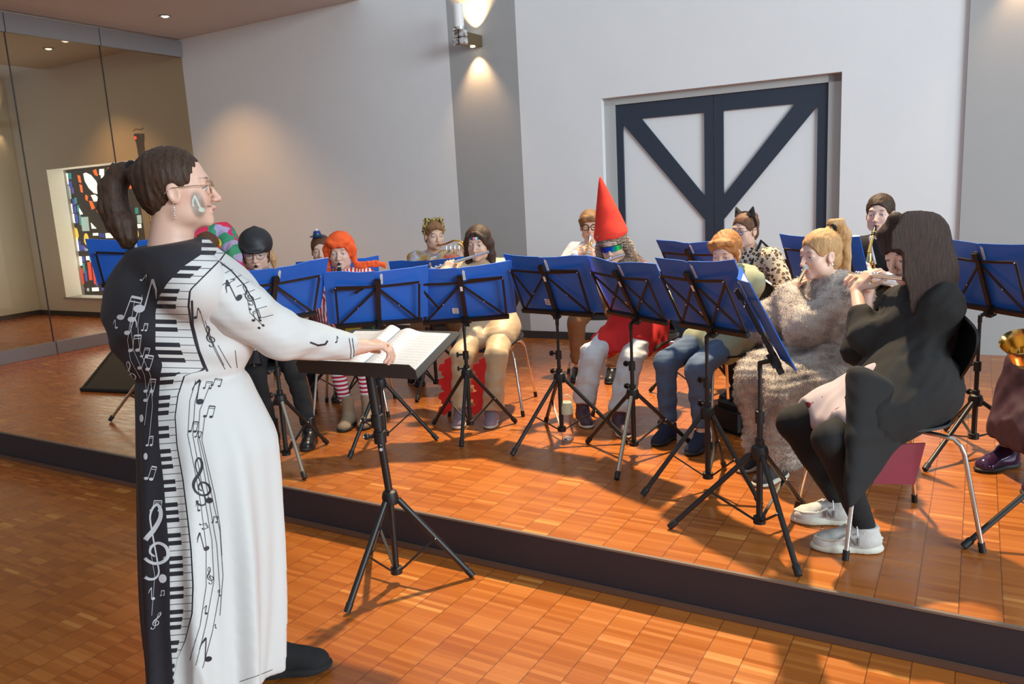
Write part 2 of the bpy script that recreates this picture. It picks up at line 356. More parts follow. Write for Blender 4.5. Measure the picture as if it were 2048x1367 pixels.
for i, (a, b) in enumerate(((la, mid-.004), (mid+.004, lb))):
    o = struct(MB().box(D((a+b)/2, (ST+ztop)/2+.02, dep), (b-a, .04, ztop-ST-.04), RD).build('door_%d' % (i+1), M_doorw, smooth=False))
    f = MB(); w = .135; wi = .075; off = dep+.032; tt = .026
    zz0, zz1 = ST+.03, ztop
    wa_, wb_ = (w, wi) if i == 0 else (wi, w)
    f.box(D(a+wa_/2, (zz0+zz1)/2, off), (wa_, tt, zz1-zz0), RD); f.box(D(b-wb_/2, (zz0+zz1)/2, off), (wb_, tt, zz1-zz0), RD)
    f.box(D((a+wa_+b-wb_)/2, zz1-w/2, off), (b-a-w-wi, tt, w), RD); f.box(D((a+wa_+b-wb_)/2, zz0+.11, off), (b-a-w-wi, tt, .22), RD)
    x0, x1 = (a+w, b-wi) if i == 0 else (b-w, a+wi); sg_ = 1 if i == 0 else -1
    zj = ondf(1425, 425)[2]
    f.poly([D(x0, zz1-w, off), D(x0+sg_*.17, zz1-w, off), D(x1, zj+.14, off), D(x1, zj-.06, off), D(x0, zz1-w-.03, off)], tt-.002, ND)
    f.build('door_frame', M_navy, o, smooth=False)
    if i == 0:
        MB().tube([D(b-.045, 1.05+ST*0, off+.01), D(b-.045, 1.05, off+.06), D(b-.15, 1.05, off+.06)], .009).build('handle', mat('steel', (.6, .6, .6), .3, 1), o)
# ceiling downlights
M_glow = mat('lamp_glow', (1, .9, .7), .3, 0, lambda t: (setattr(t.b.inputs['Emission Color'], 'default_value', (1, .85, .6, 1)), setattr(t.b.inputs['Emission Strength'], 'default_value', 14)))
for i, (x, y) in enumerate(((330, 31), (97, 96))):
    p = atz(x, y, HC)
    t = thing('ceiling_downlight', ['round recessed downlight in the ceiling in front of the glass', 'round recessed downlight seen through the glass partition'][i], 'ceiling light', p, 'recessed ceiling downlights')
    MB().lathe([(.035, -.002), (.06, -.002), (.062, -.010), (.05, -.014), (.035, -.006)], p, n=24).build('ring', M_rail, t)
    MB().lathe([(0, -.020), (.02, -.018), (.036, -.006), (.036, -.001)], p, n=20).build('bulb', M_glow, t)
    lamp('downlight_beam', 'SPOT', p-V(0, 0, .03), (0, 0, -1), 95, (1, .55, .22), spot_size=math.radians(100), spot_blend=.7, shadow_soft_size=.03).data.use_shadow = True
for s, off in ((1.0, 2.5), (3.0, 2.2)):
    p = L(s+.4, HC-.02, off)
    lamp('downlight_beam', 'SPOT', p, (0, .1, -1), 75, (1, .55, .22), spot_size=math.radians(110), spot_blend=.8, shadow_soft_size=.03)
# ------------------------------------------------------------------ shared object materials
M_bk = mat('black_metal', srgb(30, 28, 29), .42)
M_bkm = mat('black_plastic', srgb(24, 23, 24), .5)
M_chr = mat('chrome', (.75, .73, .70), .16, 1)
M_screw = mat('zinc_screw', (.7, .7, .72), .25, 1)
M_blue = mat('blue_card', srgb(30, 92, 205), .42, 0, lambda t: (t.l(t.mix(t.noise(t.coord('Object'), 5, 3), srgb(30, 96, 200), srgb(44, 116, 218)), t.b.inputs[0]), t.bump(t.noise(t.coord('Object'), 30, 2), .05, .002)))
M_paper = mat('white_paper', (.82, .82, .83), .7)
M_lab = mat('label_print', srgb(120, 112, 118), .7)
M_yel = mat('label_yellow', srgb(210, 180, 70), .6)
M_black_shell = mat('black_lacquer', srgb(22, 21, 22), .28)

def dup(root, label, loc, rz, group=None):
    r = root.copy(); COL.objects.link(r); r.location = loc; r.rotation_euler = (0, 0, rz); r['label'] = label
    if group: r['group'] = group
    for ch in root.children:
        c = ch.copy(); COL.objects.link(c); c.parent = r
        for g in ch.children:
            d = g.copy(); COL.objects.link(d); d.parent = c
    return r
# ------------------------------------------------------------------ chairs
def make_chair():
    t = thing('stacking_chair', 'x', 'chair')
    prof = [(.235, .405, .17), (.225, .432, .195), (.17, .448, .215), (.05, .440, .22), (-.08, .436, .21), (-.15, .448, .19), (-.188, .485, .155), (-.205, .54, .125), (-.22, .60, .13), (-.238, .67, .17), (-.25, .74, .195), (-.256, .80, .18), (-.257, .84, .13)]
    nu = 21; vs = []; fs = []; tt_ = np.linspace(0, len(prof)-1, 40); pa = np.array(prof); pa = np.stack([np.interp(tt_, range(len(prof)), pa[:, i]) for i in range(3)], 1)
    for _ in range(3): pa[1:-1] = pa[1:-1]*.5+.25*(pa[:-2]+pa[2:])
    prof = [tuple(q) for q in pa]
    P = [V(0, p[0], p[1]) for p in prof]
    for i, (y, z, w) in enumerate(prof):
        tn = nrm(P[min(i+1, len(P)-1)]-P[max(i-1, 0)]); nn = np.cross(V(1, 0, 0), tn)
        for k in range(nu):
            s = -1+2*k/(nu-1); sf = i/39; w = w*(1-.35*max(0, (sf-.90)/.10)**2); d = .028*s*s
            vs.append(V(s*w, 0, 0)+P[i]-nn*(-d) if False else V(s*w, y, z)+V(0, d*min(1, max(0, (sf-.38)*6)), d*.6*(1-min(1, max(0, (sf-.38)*6)))))
    n = len(prof)
    for i in range(n-1):
        for k in range(nu-1): fs.append((i*nu+k, i*nu+k+1, (i+1)*nu+k+1, (i+1)*nu+k))
    me = bpy.data.meshes.new('seat_shell'); me.from_pydata([tuple(v) for v in vs], [], fs); me.materials.append(M_black_shell)
    bm = bmesh.new(); bm.from_mesh(me); bmesh.ops.solidify(bm, geom=bm.faces[:], thickness=.009)
    bmesh.ops.recalc_face_normals(bm, faces=bm.faces); bm.to_mesh(me); bm.free()
    me.polygons.foreach_set('use_smooth', [True]*len(me.polygons)); me.set_sharp_from_angle(angle=.9)
    link('seat_shell', me, t)
    MB().box((0, -.01, .424), (.20, .16, .012)).build('under_seat_plate', M_bkm, t, bevel=.003)
    for sx in (-1, 1):
        for sy in (-1, 1):
            pts = [(sx*.05, sy*.05-.01, .415), (sx*.13, sy*.13, .412), (sx*.165, sy*.165, .405), (sx*.180, sy*.182, .385), (sx*.19, sy*.192, .355), (sx*.235, sy*.243, .03)]
            MB().tube(pts, .0085, 10).build('leg', M_chr, t)
            MB().tube([(sx*.234, sy*.242, .035), (sx*.2385, sy*.247, .001)], .012, 10).build('leg_cap', M_bkm, t)
    return t
chair0 = make_chair(); used_chair = []
def chair(x, y, f, label):
    rz = math.atan2(f[1], f[0])-PI/2
    g = 'stacking chairs on the stage'
    if not used_chair:
        chair0.location = (x, y, ST); chair0.rotation_euler = (0, 0, rz); chair0['label'] = label; chair0['group'] = g; used_chair.append(1); return chair0
    return dup(chair0, label, (x, y, ST), rz, g)
# ------------------------------------------------------------------ tripod music stands
def tripod(t, base, feet, hub, zfloor, legm=None, r=.0105, collar=.05):
    b = V(base[0], base[1], zfloor)
    H = b+Z*hub
    MB().tube([b+Z*collar, H+Z*.02], .0125, 12).build('lower_tube', M_bk, t)
    MB().lathe([(.013, -.03), (.03, -.028), (.034, .0), (.028, .022), (.016, .03)], H, n=14).build('hub', M_bkm, t)
    MB().lathe([(.012, 0), (.024, .002), (.024, .028), (.014, .03)], b+Z*collar, n=12).build('lower_collar', M_bkm, t)
    for i, f in enumerate(feet):
        f = V(f[0], f[1], zfloor+.012); d = nrm(V(f[0]-b[0], f[1]-b[1], 0)); top = H+d*.03-Z*.012
        lg = MB().tube([top, f], r, 10).build('leg', (legm or {}).get(i, M_bk), t)
        e = nrm(f-top); MB().tube([f-e*.035, f-e*.03, f+e*.004], [.012, .0145, .013], 10).build('foot_cap', M_bkm, lg)
        mid = lerp(top, f, .50)
        MB().bar(b+Z*(collar+.015)+d*.02, mid, .011, .006).build('brace', M_bk, t)
        s = MB(); s.ball(mid+np.cross(d, Z)*.011, .004, 8); s.build('screw', M_screw, lg)
    return H
def music_stand(key, label, base, feet, hub, desk, variant=0, legm=None, zf=ST, flabel=None, lower=.62, sheet=None, scale=1.):
    x, y, z, psi, tau, rl, sc = desk; psi, tau, rl = map(math.radians, (psi, tau, rl)); sc = 1.0*scale if sc < .9 else sc*scale
    nh = V(math.sin(psi), math.cos(psi), 0); u = V(math.cos(psi), -math.sin(psi), 0)
    up = Z*math.cos(tau)-nh*math.sin(tau); u2 = u*math.cos(rl)+up*math.sin(rl); up2 = up*math.cos(rl)-u*math.sin(rl); nf = np.cross(up2, u2)
    if np.dot(nf, nh) < 0: nf = -nf
    c = V(x, y, z); P = lambda a, b, d=0: c+u2*a+up2*b+nf*d
    W, Hh = .55*sc, .345*sc
    t = thing('music_stand', label, 'music stand', (base[0], base[1], zf), 'tripod music stands')
    H = tripod(t, base, feet, hub, zf, legm)
    b = V(base[0], base[1], 0); low = P(0, -Hh/2+.005, -.02); zt = low[2]-.05
    k1 = V(b[0], b[1], zf+hub+(zt-zf-hub)*.45)
    MB().tube([H, k1], .0105, 12).build('middle_tube', M_bk, t)
    MB().tube([k1, V(b[0], b[1], zt)], .0078, 10).build('upper_tube', M_bk, t)
    for kk in (k1, V(b[0], b[1], zf+hub+.03)):
        m = MB(); m.lathe([(.011, -.03), (.017, -.028), (.017, .018), (.011, .02)], kk, n=12); m.tube([kk-u*.012, kk-u*.042], .006, 8)
        m.lathe([(.004, 0), (.015, .002), (.015, .012), (.004, .014)], kk-u*.04, -u, n=10); m.build('clamp_knob', M_bkm, t)
    # head bracket
    hp = V(b[0], b[1], zt)
    m = MB(); m.tube([hp, hp+Z*.03, lerp(hp+Z*.03, low, .5), low], .010, 8); m.box(low, (.034, .035, .05), (u2, nf, up2)); m.tube([low-u2*.03, low+u2*.03], .012, 10); m.build('head_joint', M_bkm, t)
    m = MB(); m.ball(low+u2*.031, .008, 8); m.build('joint_screw', M_screw, t)
    RR = (u2, nf, up2); o = -.012
    MB().box(P(0, -.01, o-.004), (.024, .012, Hh*.86), RR).build('spine', M_bk, t)
    MB().box(P(0, Hh*.335, o-.008), (.032, .018, .035), RR).build('top_clip', M_bkm, t)
    hw = W*.40; yt = Hh*.25; yb = -Hh*.46
    MB().box(P(0, yb, o-.0035), (2*hw+.03, .022, .024), RR).build('ledge', M_bk, t, bevel=.002)
    fr = [((0, yt), (-hw, yt+.012)), ((0, yt), (hw, yt+.012)), ((-hw, yt+.012), (-hw, yb)), ((hw, yt+.012), (hw, yb))]
    fr += [((0, yt-.01), (-hw, yb)), ((0, yt-.01), (hw, yb))]
    if variant == 1: fr += [((-hw, yt), (-hw*.35, yt-.005)), ((-hw*.35, yt-.005), (-hw*.55, yt-.035))]
    if variant == 2: fr += [((-hw*.98, yt), (-hw*.62, yb*.45)), ((hw*.2, yt+.016), (hw, yt+.018))]
    if variant == 3: fr += [((-hw, yt), (0, yb*.9)), ((hw, yt), (0, yb*.9))]
    for a, b2 in fr: MB().bar(P(a[0], a[1], o), P(b2[0], b2[1], o), .005, .012, up=tuple(up2) if abs(a[1]-b2[1]) < .03 else tuple(u2)).build('frame_bar', M_bk, t)
    for sx in (-1, 1):
        for q in ((sx*hw, yt+.012), (sx*hw, yb), (sx*hw*.5, (yt+yb)/2-.005)): MB().ball(P(q[0], q[1], o-.007), .0035, 8).build('rivet', M_screw, t)
    # blue folder lying on the desk: a thing of its own
    fo = thing('music_folder', flabel, 'music folder', P(0, -Hh/2, 0), 'blue folders on the music stands')
    m = MB(); a = .11; s = .012
    for sx in (-1, 1):
        xs = [s, W*.17, W*.33, W/2]; pts = []
        e = [P(sx*q, 0, (q-s)*math.tan(a)*(1-.0*q)+.002) for q in xs]
        fv = []
        n = len(xs)
        for th in (0, .0035):
            for vv in (-Hh/2, Hh/2):
                for q in e: fv.append(q+up2*vv+nf*th+(up2*.004*math.sin(q[0]*40) if vv > 0 else 0))
        fs = []
        for i in range(n-1):
            fs += [(i, i+1, n+i+1, n+i), (2*n+i, 3*n+i, 3*n+i+1, 2*n+i+1), (i, 2*n+i, 2*n+i+1, i+1), (n+i, n+i+1, 3*n+i+1, 3*n+i)]
        fs += [(0, n, 3*n, 2*n), (n-1, 3*n-1, 4*n-1, 2*n-1)]
        m.add(fv, fs)
    m.box(P(0, 0, .003), (2*s, .003, Hh), RR)
    m.build('cover', M_blue, fo, smooth=False)
    m = MB(); m.box(P(.022, Hh*.36, .0015), (.014, .001, .062), (nrm(u2+nf*math.tan(a)), nf, up2)); m.mi = 1
    for i in range(7): m.box(P(.022, Hh*.36-.022+.007*i, .0009), (.009, .0006, .0022), (nrm(u2+nf*math.tan(a)), nf, up2))
    m.build('barcode_label', [M_paper, M_lab], fo, smooth=False)
    m = MB(); m.ball(P(.02, Hh*.46, .001), .004, 8); m.build('rivet', M_screw, fo)
    if variant in (2, 3):
        MB().box(P(0, Hh*.16, o-.0105), (.014, .001, .03), RR).build('white_label', M_paper, t, smooth=False)
        m = MB(); m.box(P(-.055, -Hh*.31, .004), (.036, .001, .038), (nrm(-u2+nf*math.tan(a)), nf, up2)); m.mi = 1
        for i in range(3): m.box(P(-.055, -Hh*.31-.01+.01*i, .0033), (.024, .0006, .004), (nrm(-u2+nf*math.tan(a)), nf, up2))
        m.build('white_label', [M_paper, M_lab], fo, smooth=False)
    if sheet:
        sh = thing('sheet_music', sheet, 'sheet music', P(0, -Hh/2, .03), 'sheet music on the stands')
        m = MB()
        for sx in (-1, 1):
            q0, q1 = P(sx*.014, 0, .007), P(sx*.225, 0, .007+.21*math.tan(a))
            dr = nrm(q1-q0); mm_ = (q0+q1)/2; m.box(mm_+up2*-.005, (.21, .0015, .30), (dr, np.cross(up2, dr), up2))
        m.build('page', M_paper, sh, smooth=False)
    return t
DESK = {'S1': (-1.221, 4.064, 1.089, -35.135, 38.387, 3.14, 1.065), 'S2': (-0.721, 4.305, 1.017, -12.162, 30.108, -0.531, 1.019), 'S3': (-0.263, 4.419, 0.998, 0.354, 30.882, 1.942, 1.064),
'S4': (0.22, 4.251, 1.041, 39.541, 24.402, -0.268, 1.012), 'S5': (0.586, 3.901, 1.037, 59.641, 28.724, -2.257, 0.963), 'S6': (0.829, 3.385, 1.057, 65.431, 25.777, 1.276, 0.995),
'S7': (.90, 2.83, 1.04, 103.5, 27, 0, .97), 'S8': (2.264, 3.719, 1.028, 80, 19, 0, 1.0), 'R1': (-1.161, 5.402, 1.008, -16.5, 26.133, -0.179, 1.005), 'R2': (-0.56, 5.599, 0.961, 3.927, 24.376, 0.546, 1.0),
'R3': (1.194, 5.012, 1.037, 52.8, 31.9, -0.58, 1.001), 'R4': (1.748, 4.398, 1.055, 63.184, 21.511, -0.872, 1.002), 'R5': (-2.41, 5.15, 1.23, -10, 31, -4, 1.0), 'R6': (-1.90, 4.66, 1.05, -20, 28, 0, 1.0)}
def feet3(c, a, r=.33): return [(c[0]+r*math.cos(math.radians(a+120*i)), c[1]+r*math.sin(math.radians(a+120*i))) for i in range(3)]
M_glint = mat('chrome_glint_tube', (.55, .47, .36), .25, 1)  # chrome-like legs, the warm glint of the light is painted into the metal colour
music_stand('S1', 'black music stand in front of the child in the riding helmet', (-1.24, 4.06), [(-1.078, 3.786), (-1.098, 4.379), (-1.56, 4.05)], .36, DESK['S1'], 1, {0: M_glint}, flabel='blue folder on the stand in front of the riding helmet')
music_stand('S2', 'black music stand in front of the child in the orange wig', (-.75, 4.32), [(-.91, 4.091), (-.458, 4.332), (-.85, 4.62)], .36, DESK['S2'], 1, flabel='blue folder on the stand in front of the orange wig')
music_stand('S3', 'black music stand in front of the flute player with the patterned headband', (-.27, 4.45), [(-.505, 4.664), (-.005, 4.601), (-.31, 4.178)], .36, DESK['S3'], 2, flabel='blue folder below the silver flute of the headband player')
music_stand('S4', 'black music stand beside the water bottle', (.25, 4.22), [(-.03, 3.985), (.178, 4.576), (.597, 4.09)], .36, DESK['S4'], 2, flabel='blue folder with a square label, just left of the red pointed hat player')
music_stand('S5', 'black music stand directly in front of the player in red', (.60, 3.9), [(.382, 4.128), (.919, 4.007), (.46, 3.543)], .33, DESK['S5'], 3, {2: M_glint}, flabel='blue folder with a light streak in front of the player in red')
music_stand('S6', 'black music stand with crossed frame bars in front of the child in blue jeans', (.85, 3.38), [(.546, 3.327), (.992, 3.633), (1.014, 3.15)], .36, DESK['S6'], 3, flabel='blue folder in front of the ginger haired child in jeans')
music_stand('S7', 'black music stand seen edge on, nearest to the stage edge', (.92, 2.87), [(.593, 2.97), (.943, 2.519), (1.184, 3.127)], .34, DESK['S7'], 0, flabel='blue folder seen edge on beside the grey fur costume', sheet='white sheets in the folder seen edge on')
p8 = atz(1850, 942)
music_stand('S8', 'black music stand at the right edge behind the long dark hair', (2.25, 3.72), [p8[:2], (2.55, 3.60), (2.28, 4.02)], .25, DESK['S8'], 0, flabel='dark blue folder at the right edge of the photo')
music_stand('R1', 'black music stand in front of the boy with the tiny hat', (-1.18, 5.4), feet3((-1.18, 5.4), -50), .36, DESK['R1'], 0, flabel='blue folder below the boy with the tiny hat')
music_stand('R2', 'black music stand in front of the horn player', (-.56, 5.55), feet3((-.56, 5.55), 250), .36, DESK['R2'], 0, flabel='blue folder below the brass horn')
music_stand('R3', 'black music stand in front of the white door', (1.2, 5.0), feet3((1.2, 5.0), 30), .36, DESK['R3'], 0, flabel='blue folder standing before the white door')
music_stand('R4', 'black music stand behind the blonde ponytail', (1.75, 4.4), feet3((1.75, 4.4), 60, .30), .36, DESK['R4'], 0, flabel='blue folder behind the blonde ponytail')
music_stand('R5', 'black music stand by the black mat at the left', (-2.41, 5.17), feet3((-2.41, 5.17), 180), .36, DESK['R5'], 0, {0: M_glint}, flabel='blue folder left of the conductor, behind her shoulder')
music_stand('R6', 'black music stand mostly hidden behind the conductor', (-1.93, 4.64), feet3((-1.93, 4.64), 60, .28), .36, DESK['R6'], 0, flabel='blue folder peeking out left of the riding helmet')
f9 = atz(1928, 1097); c9 = (f9[0]+.42, f9[1]+.03)
music_stand('S9', 'black music stand whose leg reaches in from the right edge of the photo', c9, [f9[:2], (c9[0]+.2, c9[1]-.32), (c9[0]+.18, c9[1]+.33)], .34, (c9[0]+.06, c9[1], 1.06, 127, 26, 0, 1.0), 0, flabel='blue folder on the stand just outside the right edge')
# ------------------------------------------------------------------ conductor's stand with solid tray
def conductor_stand():
    b = V(-.521, 3.0, 0); t = thing('conductor_music_stand', 'tall black conductor music stand with solid tray on the lower floor', 'music stand', b)
    H = tripod(t, b, [(-.68, 2.765), (-.214, 3.004), (-.676, 3.277)], .37, 0, r=.0125, collar=.04)
    top = V(-.56, 2.98, .93)
    k1 = lerp(H, top, .46)
    MB().tube([H-Z*.01, k1], .0155, 14).build('lower_pole', M_bk, t); MB().tube([k1, top], .0185, 14).build('upper_pole', M_bk, t)
    for q in (.46, .58):
        kk = lerp(H, top, q); m = MB(); m.lathe([(.019, -.03), (.025, -.028), (.025, .02), (.019, .022)], kk, n=14); m.tube([kk-V(.02, 0, 0), kk-V(.05, 0, 0)], .008, 8); m.ball(kk-V(.052, 0, 0), .014, 10)
        m.build('clamp_knob', M_bkm, t); m = MB(); m.ball(kk-V(.064, .006, 0), .006, 8); m.build('screw', M_screw, t)
    # small round maker's mark and lettering on the pole, facing the camera
    kk = lerp(H, top, .40); m = MB(); m.lathe([(.0045, 0), (.0068, 0), (.0068, .001), (.0045, .001)], kk-V(0, .0158, .018), V(0, -1, 0), n=16)
    for i in range(8): m.box(kk+V(.0002*i, -.0158, .000+.0065*i), (.005, .001, .004))
    m.build('maker_mark', mat('silver_print', srgb(190, 190, 190), .4), t)
    return t, top
cst, ctop = conductor_stand()
# tray plane from its corners in the photograph: front lip right (835,765), back right (932,668), back left (~690,655), front left (~600,735)
n_t = nrm(V(-.30, -.55, .80))
def fit_tray():
    # tray rectangle: centre, yaw, tilt fitted to the corners
    import itertools
    tgt = [(832, 757), (931, 668), (700, 655)]
    best = None
    def prj(p):
        q = np.array(p)-CAM; z = q@BF_; return np.array([IW/2+FOC*(q@BR_)/z, IH/2-FOC*(q@BU_)/z])
    p = np.array([-.56, 2.98, 1.0, .35, .9])
    def cor(p):
        a, ti = p[3], p[4]; d = V(math.cos(a), math.sin(a), 0); h = V(-math.sin(a), math.cos(a), 0); up = h*math.sin(ti)+Z*math.cos(ti); c = p[:3]
        return [c+d*.255-up*.175, c+d*.255+up*.175, c-d*.255+up*.175], d, up
    def res(p): return np.concatenate([prj(c)-t for c, t in zip(cor(p)[0], tgt)]+[(p-p0)*np.array([60, 60, 150, 20, 30])])
    p0 = p.copy(); lam = .01; r = res(p)
    for i in range(100):
        J = np.array([(res(p+1e-5*np.eye(5)[j])-r)/1e-5 for j in range(5)]).T; A = J.T@J
        dx = np.linalg.solve(A+lam*np.diag(np.diag(A)), -J.T@r); r2 = res(p+dx)
        if r2@r2 < r@r: p = p+dx; r = r2; lam /= 3
        else: lam *= 4
    return p, cor(p)[1], cor(p)[2]
tp, tu, tv = fit_tray(); tn = np.cross(tu, tv); tc = tp[:3]
def T(a, b, c=0): return tc+tu*a+tv*b+tn*c
RT = (tu, tv, tn)
m = MB(); m.poly([T(-.255+.03, -.175), T(.255-.0, -.175), T(.255, .175-.02), T(.235, .175), T(-.235, .175), T(-.255, .155), T(-.255, -.15)], .004, tn)
m.poly([T(-.24, -.175, .055), T(-.255, -.175, .04), T(-.255, -.175, 0), T(.255, -.175, 0), T(.255, -.175, .035), T(.235, -.175, .055)], .004, tv)
m.build('tray', mat('tray_black', srgb(44, 42, 42), .5), cst, smooth=False)
MB().tube([ctop, T(0, -.02, -.012)], .018, 12).build('tray_joint', M_bkm, cst)
# open score lying on the tray
def scoref(t):
    s = t.sep(t.attr('puv', 'Vector')); y = s[1]; x = s[0]
    ph = t.math('MULTIPLY', t.math('FRACT', t.math('MULTIPLY', y, 16.)), 9.0)
    ln = t.math('LESS_THAN', t.math('ABSOLUTE', t.math('SUBTRACT', t.math('FRACT', ph), .5)), .10); ln = t.math('MULTIPLY', ln, t.math('LESS_THAN', ph, 5.0))
    nz = t.n('ShaderNodeTexNoise'); nz.inputs['Scale'].default_value = 1; t.l(t.comb(t.math('MULTIPLY', x, 60), t.math('MULTIPLY', y, 90)), nz.inputs[0])
    nt = t.math('MULTIPLY', t.math('GREATER_THAN', nz.outputs[0], .62), t.math('LESS_THAN', ph, 6.0))
    mg = t.math('MULTIPLY', t.math('GREATER_THAN', t.math('MINIMUM', x, t.math('SUBTRACT', 1., x)), .06), t.math('GREATER_THAN', t.math('MINIMUM', y, t.math('SUBTRACT', 1., y)), .05))
    f = t.math('MULTIPLY', t.math('MINIMUM', t.math('ADD', t.math('MULTIPLY', ln, .45), t.math('MULTIPLY', nt, .5)), 1.), mg)
    t.l(t.mix(f, (.66, .66, .68), srgb(60, 58, 70)), t.b.inputs[0])
sc = thing('open_score', 'open white score with printed staves lying on the black conductor tray', 'sheet music', T(0, 0, .01))
for k, sx in enumerate((-1, 1)):
    nx, ny = 16, 20; vs = []; puv = []
    for layer in (0, 1):
        for j in range(ny+1):
            for i in range(nx+1):
                a, b = i/nx, j/ny; hgt = .006+.028*math.exp(-((a-.16)/.16)**2)*(1 if sx < 0 else .55)+.004*(1-a)
                if layer == 0: hgt = .003
                vs.append(T(sx*(.002+a*.215)+.0, -.165+b*.315-.0, hgt)); puv += [(a if sx > 0 else 1-a), b, 0]
    o = (nx+1)*(ny+1); fs = []
    for j in range(ny):
        for i in range(nx):
            q = (j*(nx+1)+i, j*(nx+1)+i+1, (j+1)*(nx+1)+i+1, (j+1)*(nx+1)+i); fs.append(tuple(x+o for x in q)); fs.append(q[::-1])
    for i in range(nx): fs += [(i+1, i, o+i, o+i+1), (ny*(nx+1)+i, ny*(nx+1)+i+1, o+ny*(nx+1)+i+1, o+ny*(nx+1)+i)]
    for j in range(ny): fs += [(j*(nx+1), (j+1)*(nx+1), o+(j+1)*(nx+1), o+j*(nx+1)), ((j+1)*(nx+1)+nx, j*(nx+1)+nx, o+j*(nx+1)+nx, o+(j+1)*(nx+1)+nx)]
    me = bpy.data.meshes.new('page'); me.from_pydata([tuple(v) for v in vs], [], fs); me.materials.append(mat('score_page', (.85, .85, .87), .6, 0, scoref))
    at = me.attributes.new('puv', 'FLOAT_VECTOR', 'POINT'); at.data.foreach_set('vector', puv)
    me.polygons.foreach_set('use_smooth', [True]*len(me.polygons)); me.set_sharp_from_angle(angle=.8); link('page', me, sc)
# ------------------------------------------------------------------ candle sconces on the piers
def sconce(p, n, s, up_, labels, e=1.):
    n = nrm(n); s = nrm(s)   # n out of the wall, s sideways
    t = thing('wall_sconce', labels, 'wall lamp', p, 'brushed metal wall sconces with candles')
    Mb = mat('brushed_bronze', srgb(150, 130, 100), .35, .8)
    MB().box(p+n*.13, (.11, .26, .10), (s, n, Z)).build('bracket', Mb, t, bevel=.004)
    m = MB()
    for a in (-1, 1):
        for b in (-1, 1): m.box(p+n*.285+s*a*.036+Z*b*.032, (.064, .055, .056), (s, n, Z))
    m.build('stone_block', mat('marbled_stone', (.5, .48, .46), .5, 0, lambda t_: t_.l(t_.ramp(t_.noise(t_.coord('Object'), 22, 4), [(.35, (.12, .10, .09)), (.5, (.5, .47, .44)), (.7, (.8, .8, .8))]), t_.b.inputs[0])), t, bevel=.006)
    MB().lathe([(.03, .06), (.058, .06), (.06, .066), (.06, .088), (.052, .09), (.05, .07), (.0, .07)], p+n*.285, n=28).build('candle_cup', M_chr, t)
    cn = thing('candle', 'white pillar candle standing on '+('the wall sconce' if e > .9 else 'the sconce at the right edge'), 'candle', p+n*.285+Z*.075, 'white candles on the sconces')
    MB().lathe([(.0, 0), (.044, 0), (.044, .205), (.038, .211), (.0, .208)], p+n*.285+Z*.075, n=28).build('wax', mat('candle_wax', (.85, .84, .82), .5), cn)
    MB().tube([p+n*.285+Z*.28, p+n*.285+Z*.305], .0022, 6).build('wick', M_bkm, cn)
    for sg_, en in ((1, 1), (-1, 1)):
        q = p+n*.085+Z*sg_*.051
        MB().lathe([(0, 0), (.022, 0), (.022, .004), (.0, .005)], q, Z*sg_, n=20).build('lamp_lens', M_glow, t)
        lamp('sconce_beam', 'SPOT', q+Z*sg_*.012, Z*sg_-n*.16, (95 if sg_ > 0 else 30)*e, (1, .62, .30), spot_size=math.radians(84), spot_blend=.8, shadow_soft_size=.02)
n_p = nrm(V(.0, 0, 0)+nrm(np.array([DA[1]-pillL[1], -(DA[0]-pillL[0]), 0]))); n_p = n_p if n_p[1] < 0 else -n_p
ppt = atplane(955, 84, DA, n_p)
sconce(ppt, n_p, np.cross(Z, n_p), Z, 'metal wall sconce with a white candle on the middle grey pier')
ppr = D(dend+.36, 3.02, .03)
sconce(ppr, ND, DD, Z, 'wall sconce above the right edge of the photo', .8)
# ------------------------------------------------------------------ black mat on the stage, brass legged stool behind the conductor, bottle, altar lamp
mq = [atz(163, 782), atz(276, 787), atz(330, 720), atz(228, 700)]
m = MB(); m.add([q+Z*.002 for q in mq]+[q+Z*.008 for q in mq], FB); m.tube([mq[0]+Z*.016, mq[1]+Z*.016], .016, 10); m.tube([mq[0]+Z*.012, mq[3]+Z*.012], .011, 8); m.tube([mq[3]+Z*.014, mq[2]+Z*.014], .014, 8)
tag(m.build('floor_mat', mat('black_felt', srgb(26, 27, 26), .8), smooth=False), 'black rolled edge mat lying on the stage at the left', 'mat')
M_brass = mat('brass', (.72, .50, .24), .25, 1)
pl = atz(283, 650); lp = onleft(283, 300)
lt = thing('sanctuary_lamp', 'red glowing lamp on a tall brass pole beside the stained glass window', 'lamp', L(ls(lp), ST, .3))
q = atplane(281, 290, L(0, 0, .3), NL)
MB().tube([V(q[0], q[1], ST+.01), q-Z*.1], .014, 10).build('pole', M_brass, lt); MB().lathe([(.13, 0), (.13, .02), (.02, .04)], V(q[0], q[1], ST), n=20).build('foot', M_brass, lt)
MB().lathe([(.0, -.16), (.04, -.16), (.045, .02), (.055, .06), (.06, .13), (.05, .13), (.0, .12)], q, n=16).build('holder', mat('dark_bronze', srgb(52, 34, 26), .4, .5), lt)
MB().ball(q+V(0, 0, .085)+NL*.05, .02, 10).build('red_flame_glass', lit('red_glow', (1, .03, .02), 4), lt); MB().tube([q+V(-.07, 0, .17), q+V(-.03, 0, .19), q+V(.03, 0, .18), q+V(.07, 0, .2)], .008, 6).build('finial', M_brass, lt)
bt = atz(1136, 878); bo = thing('water_bottle', 'clear water bottle with pale green lid standing between music stand legs', 'bottle', bt)
MB().lathe([(0, .004), (.032, .004), (.034, .01), (.034, .150), (.030, .158), (.028, .158), (.031, .148), (.031, .014), (0, .014)], bt, n=28).build('glass_body', mat('clear_glass', (1, 1, 1), .03, 0, Transmission_Weight=1., IOR=1.45), bo)
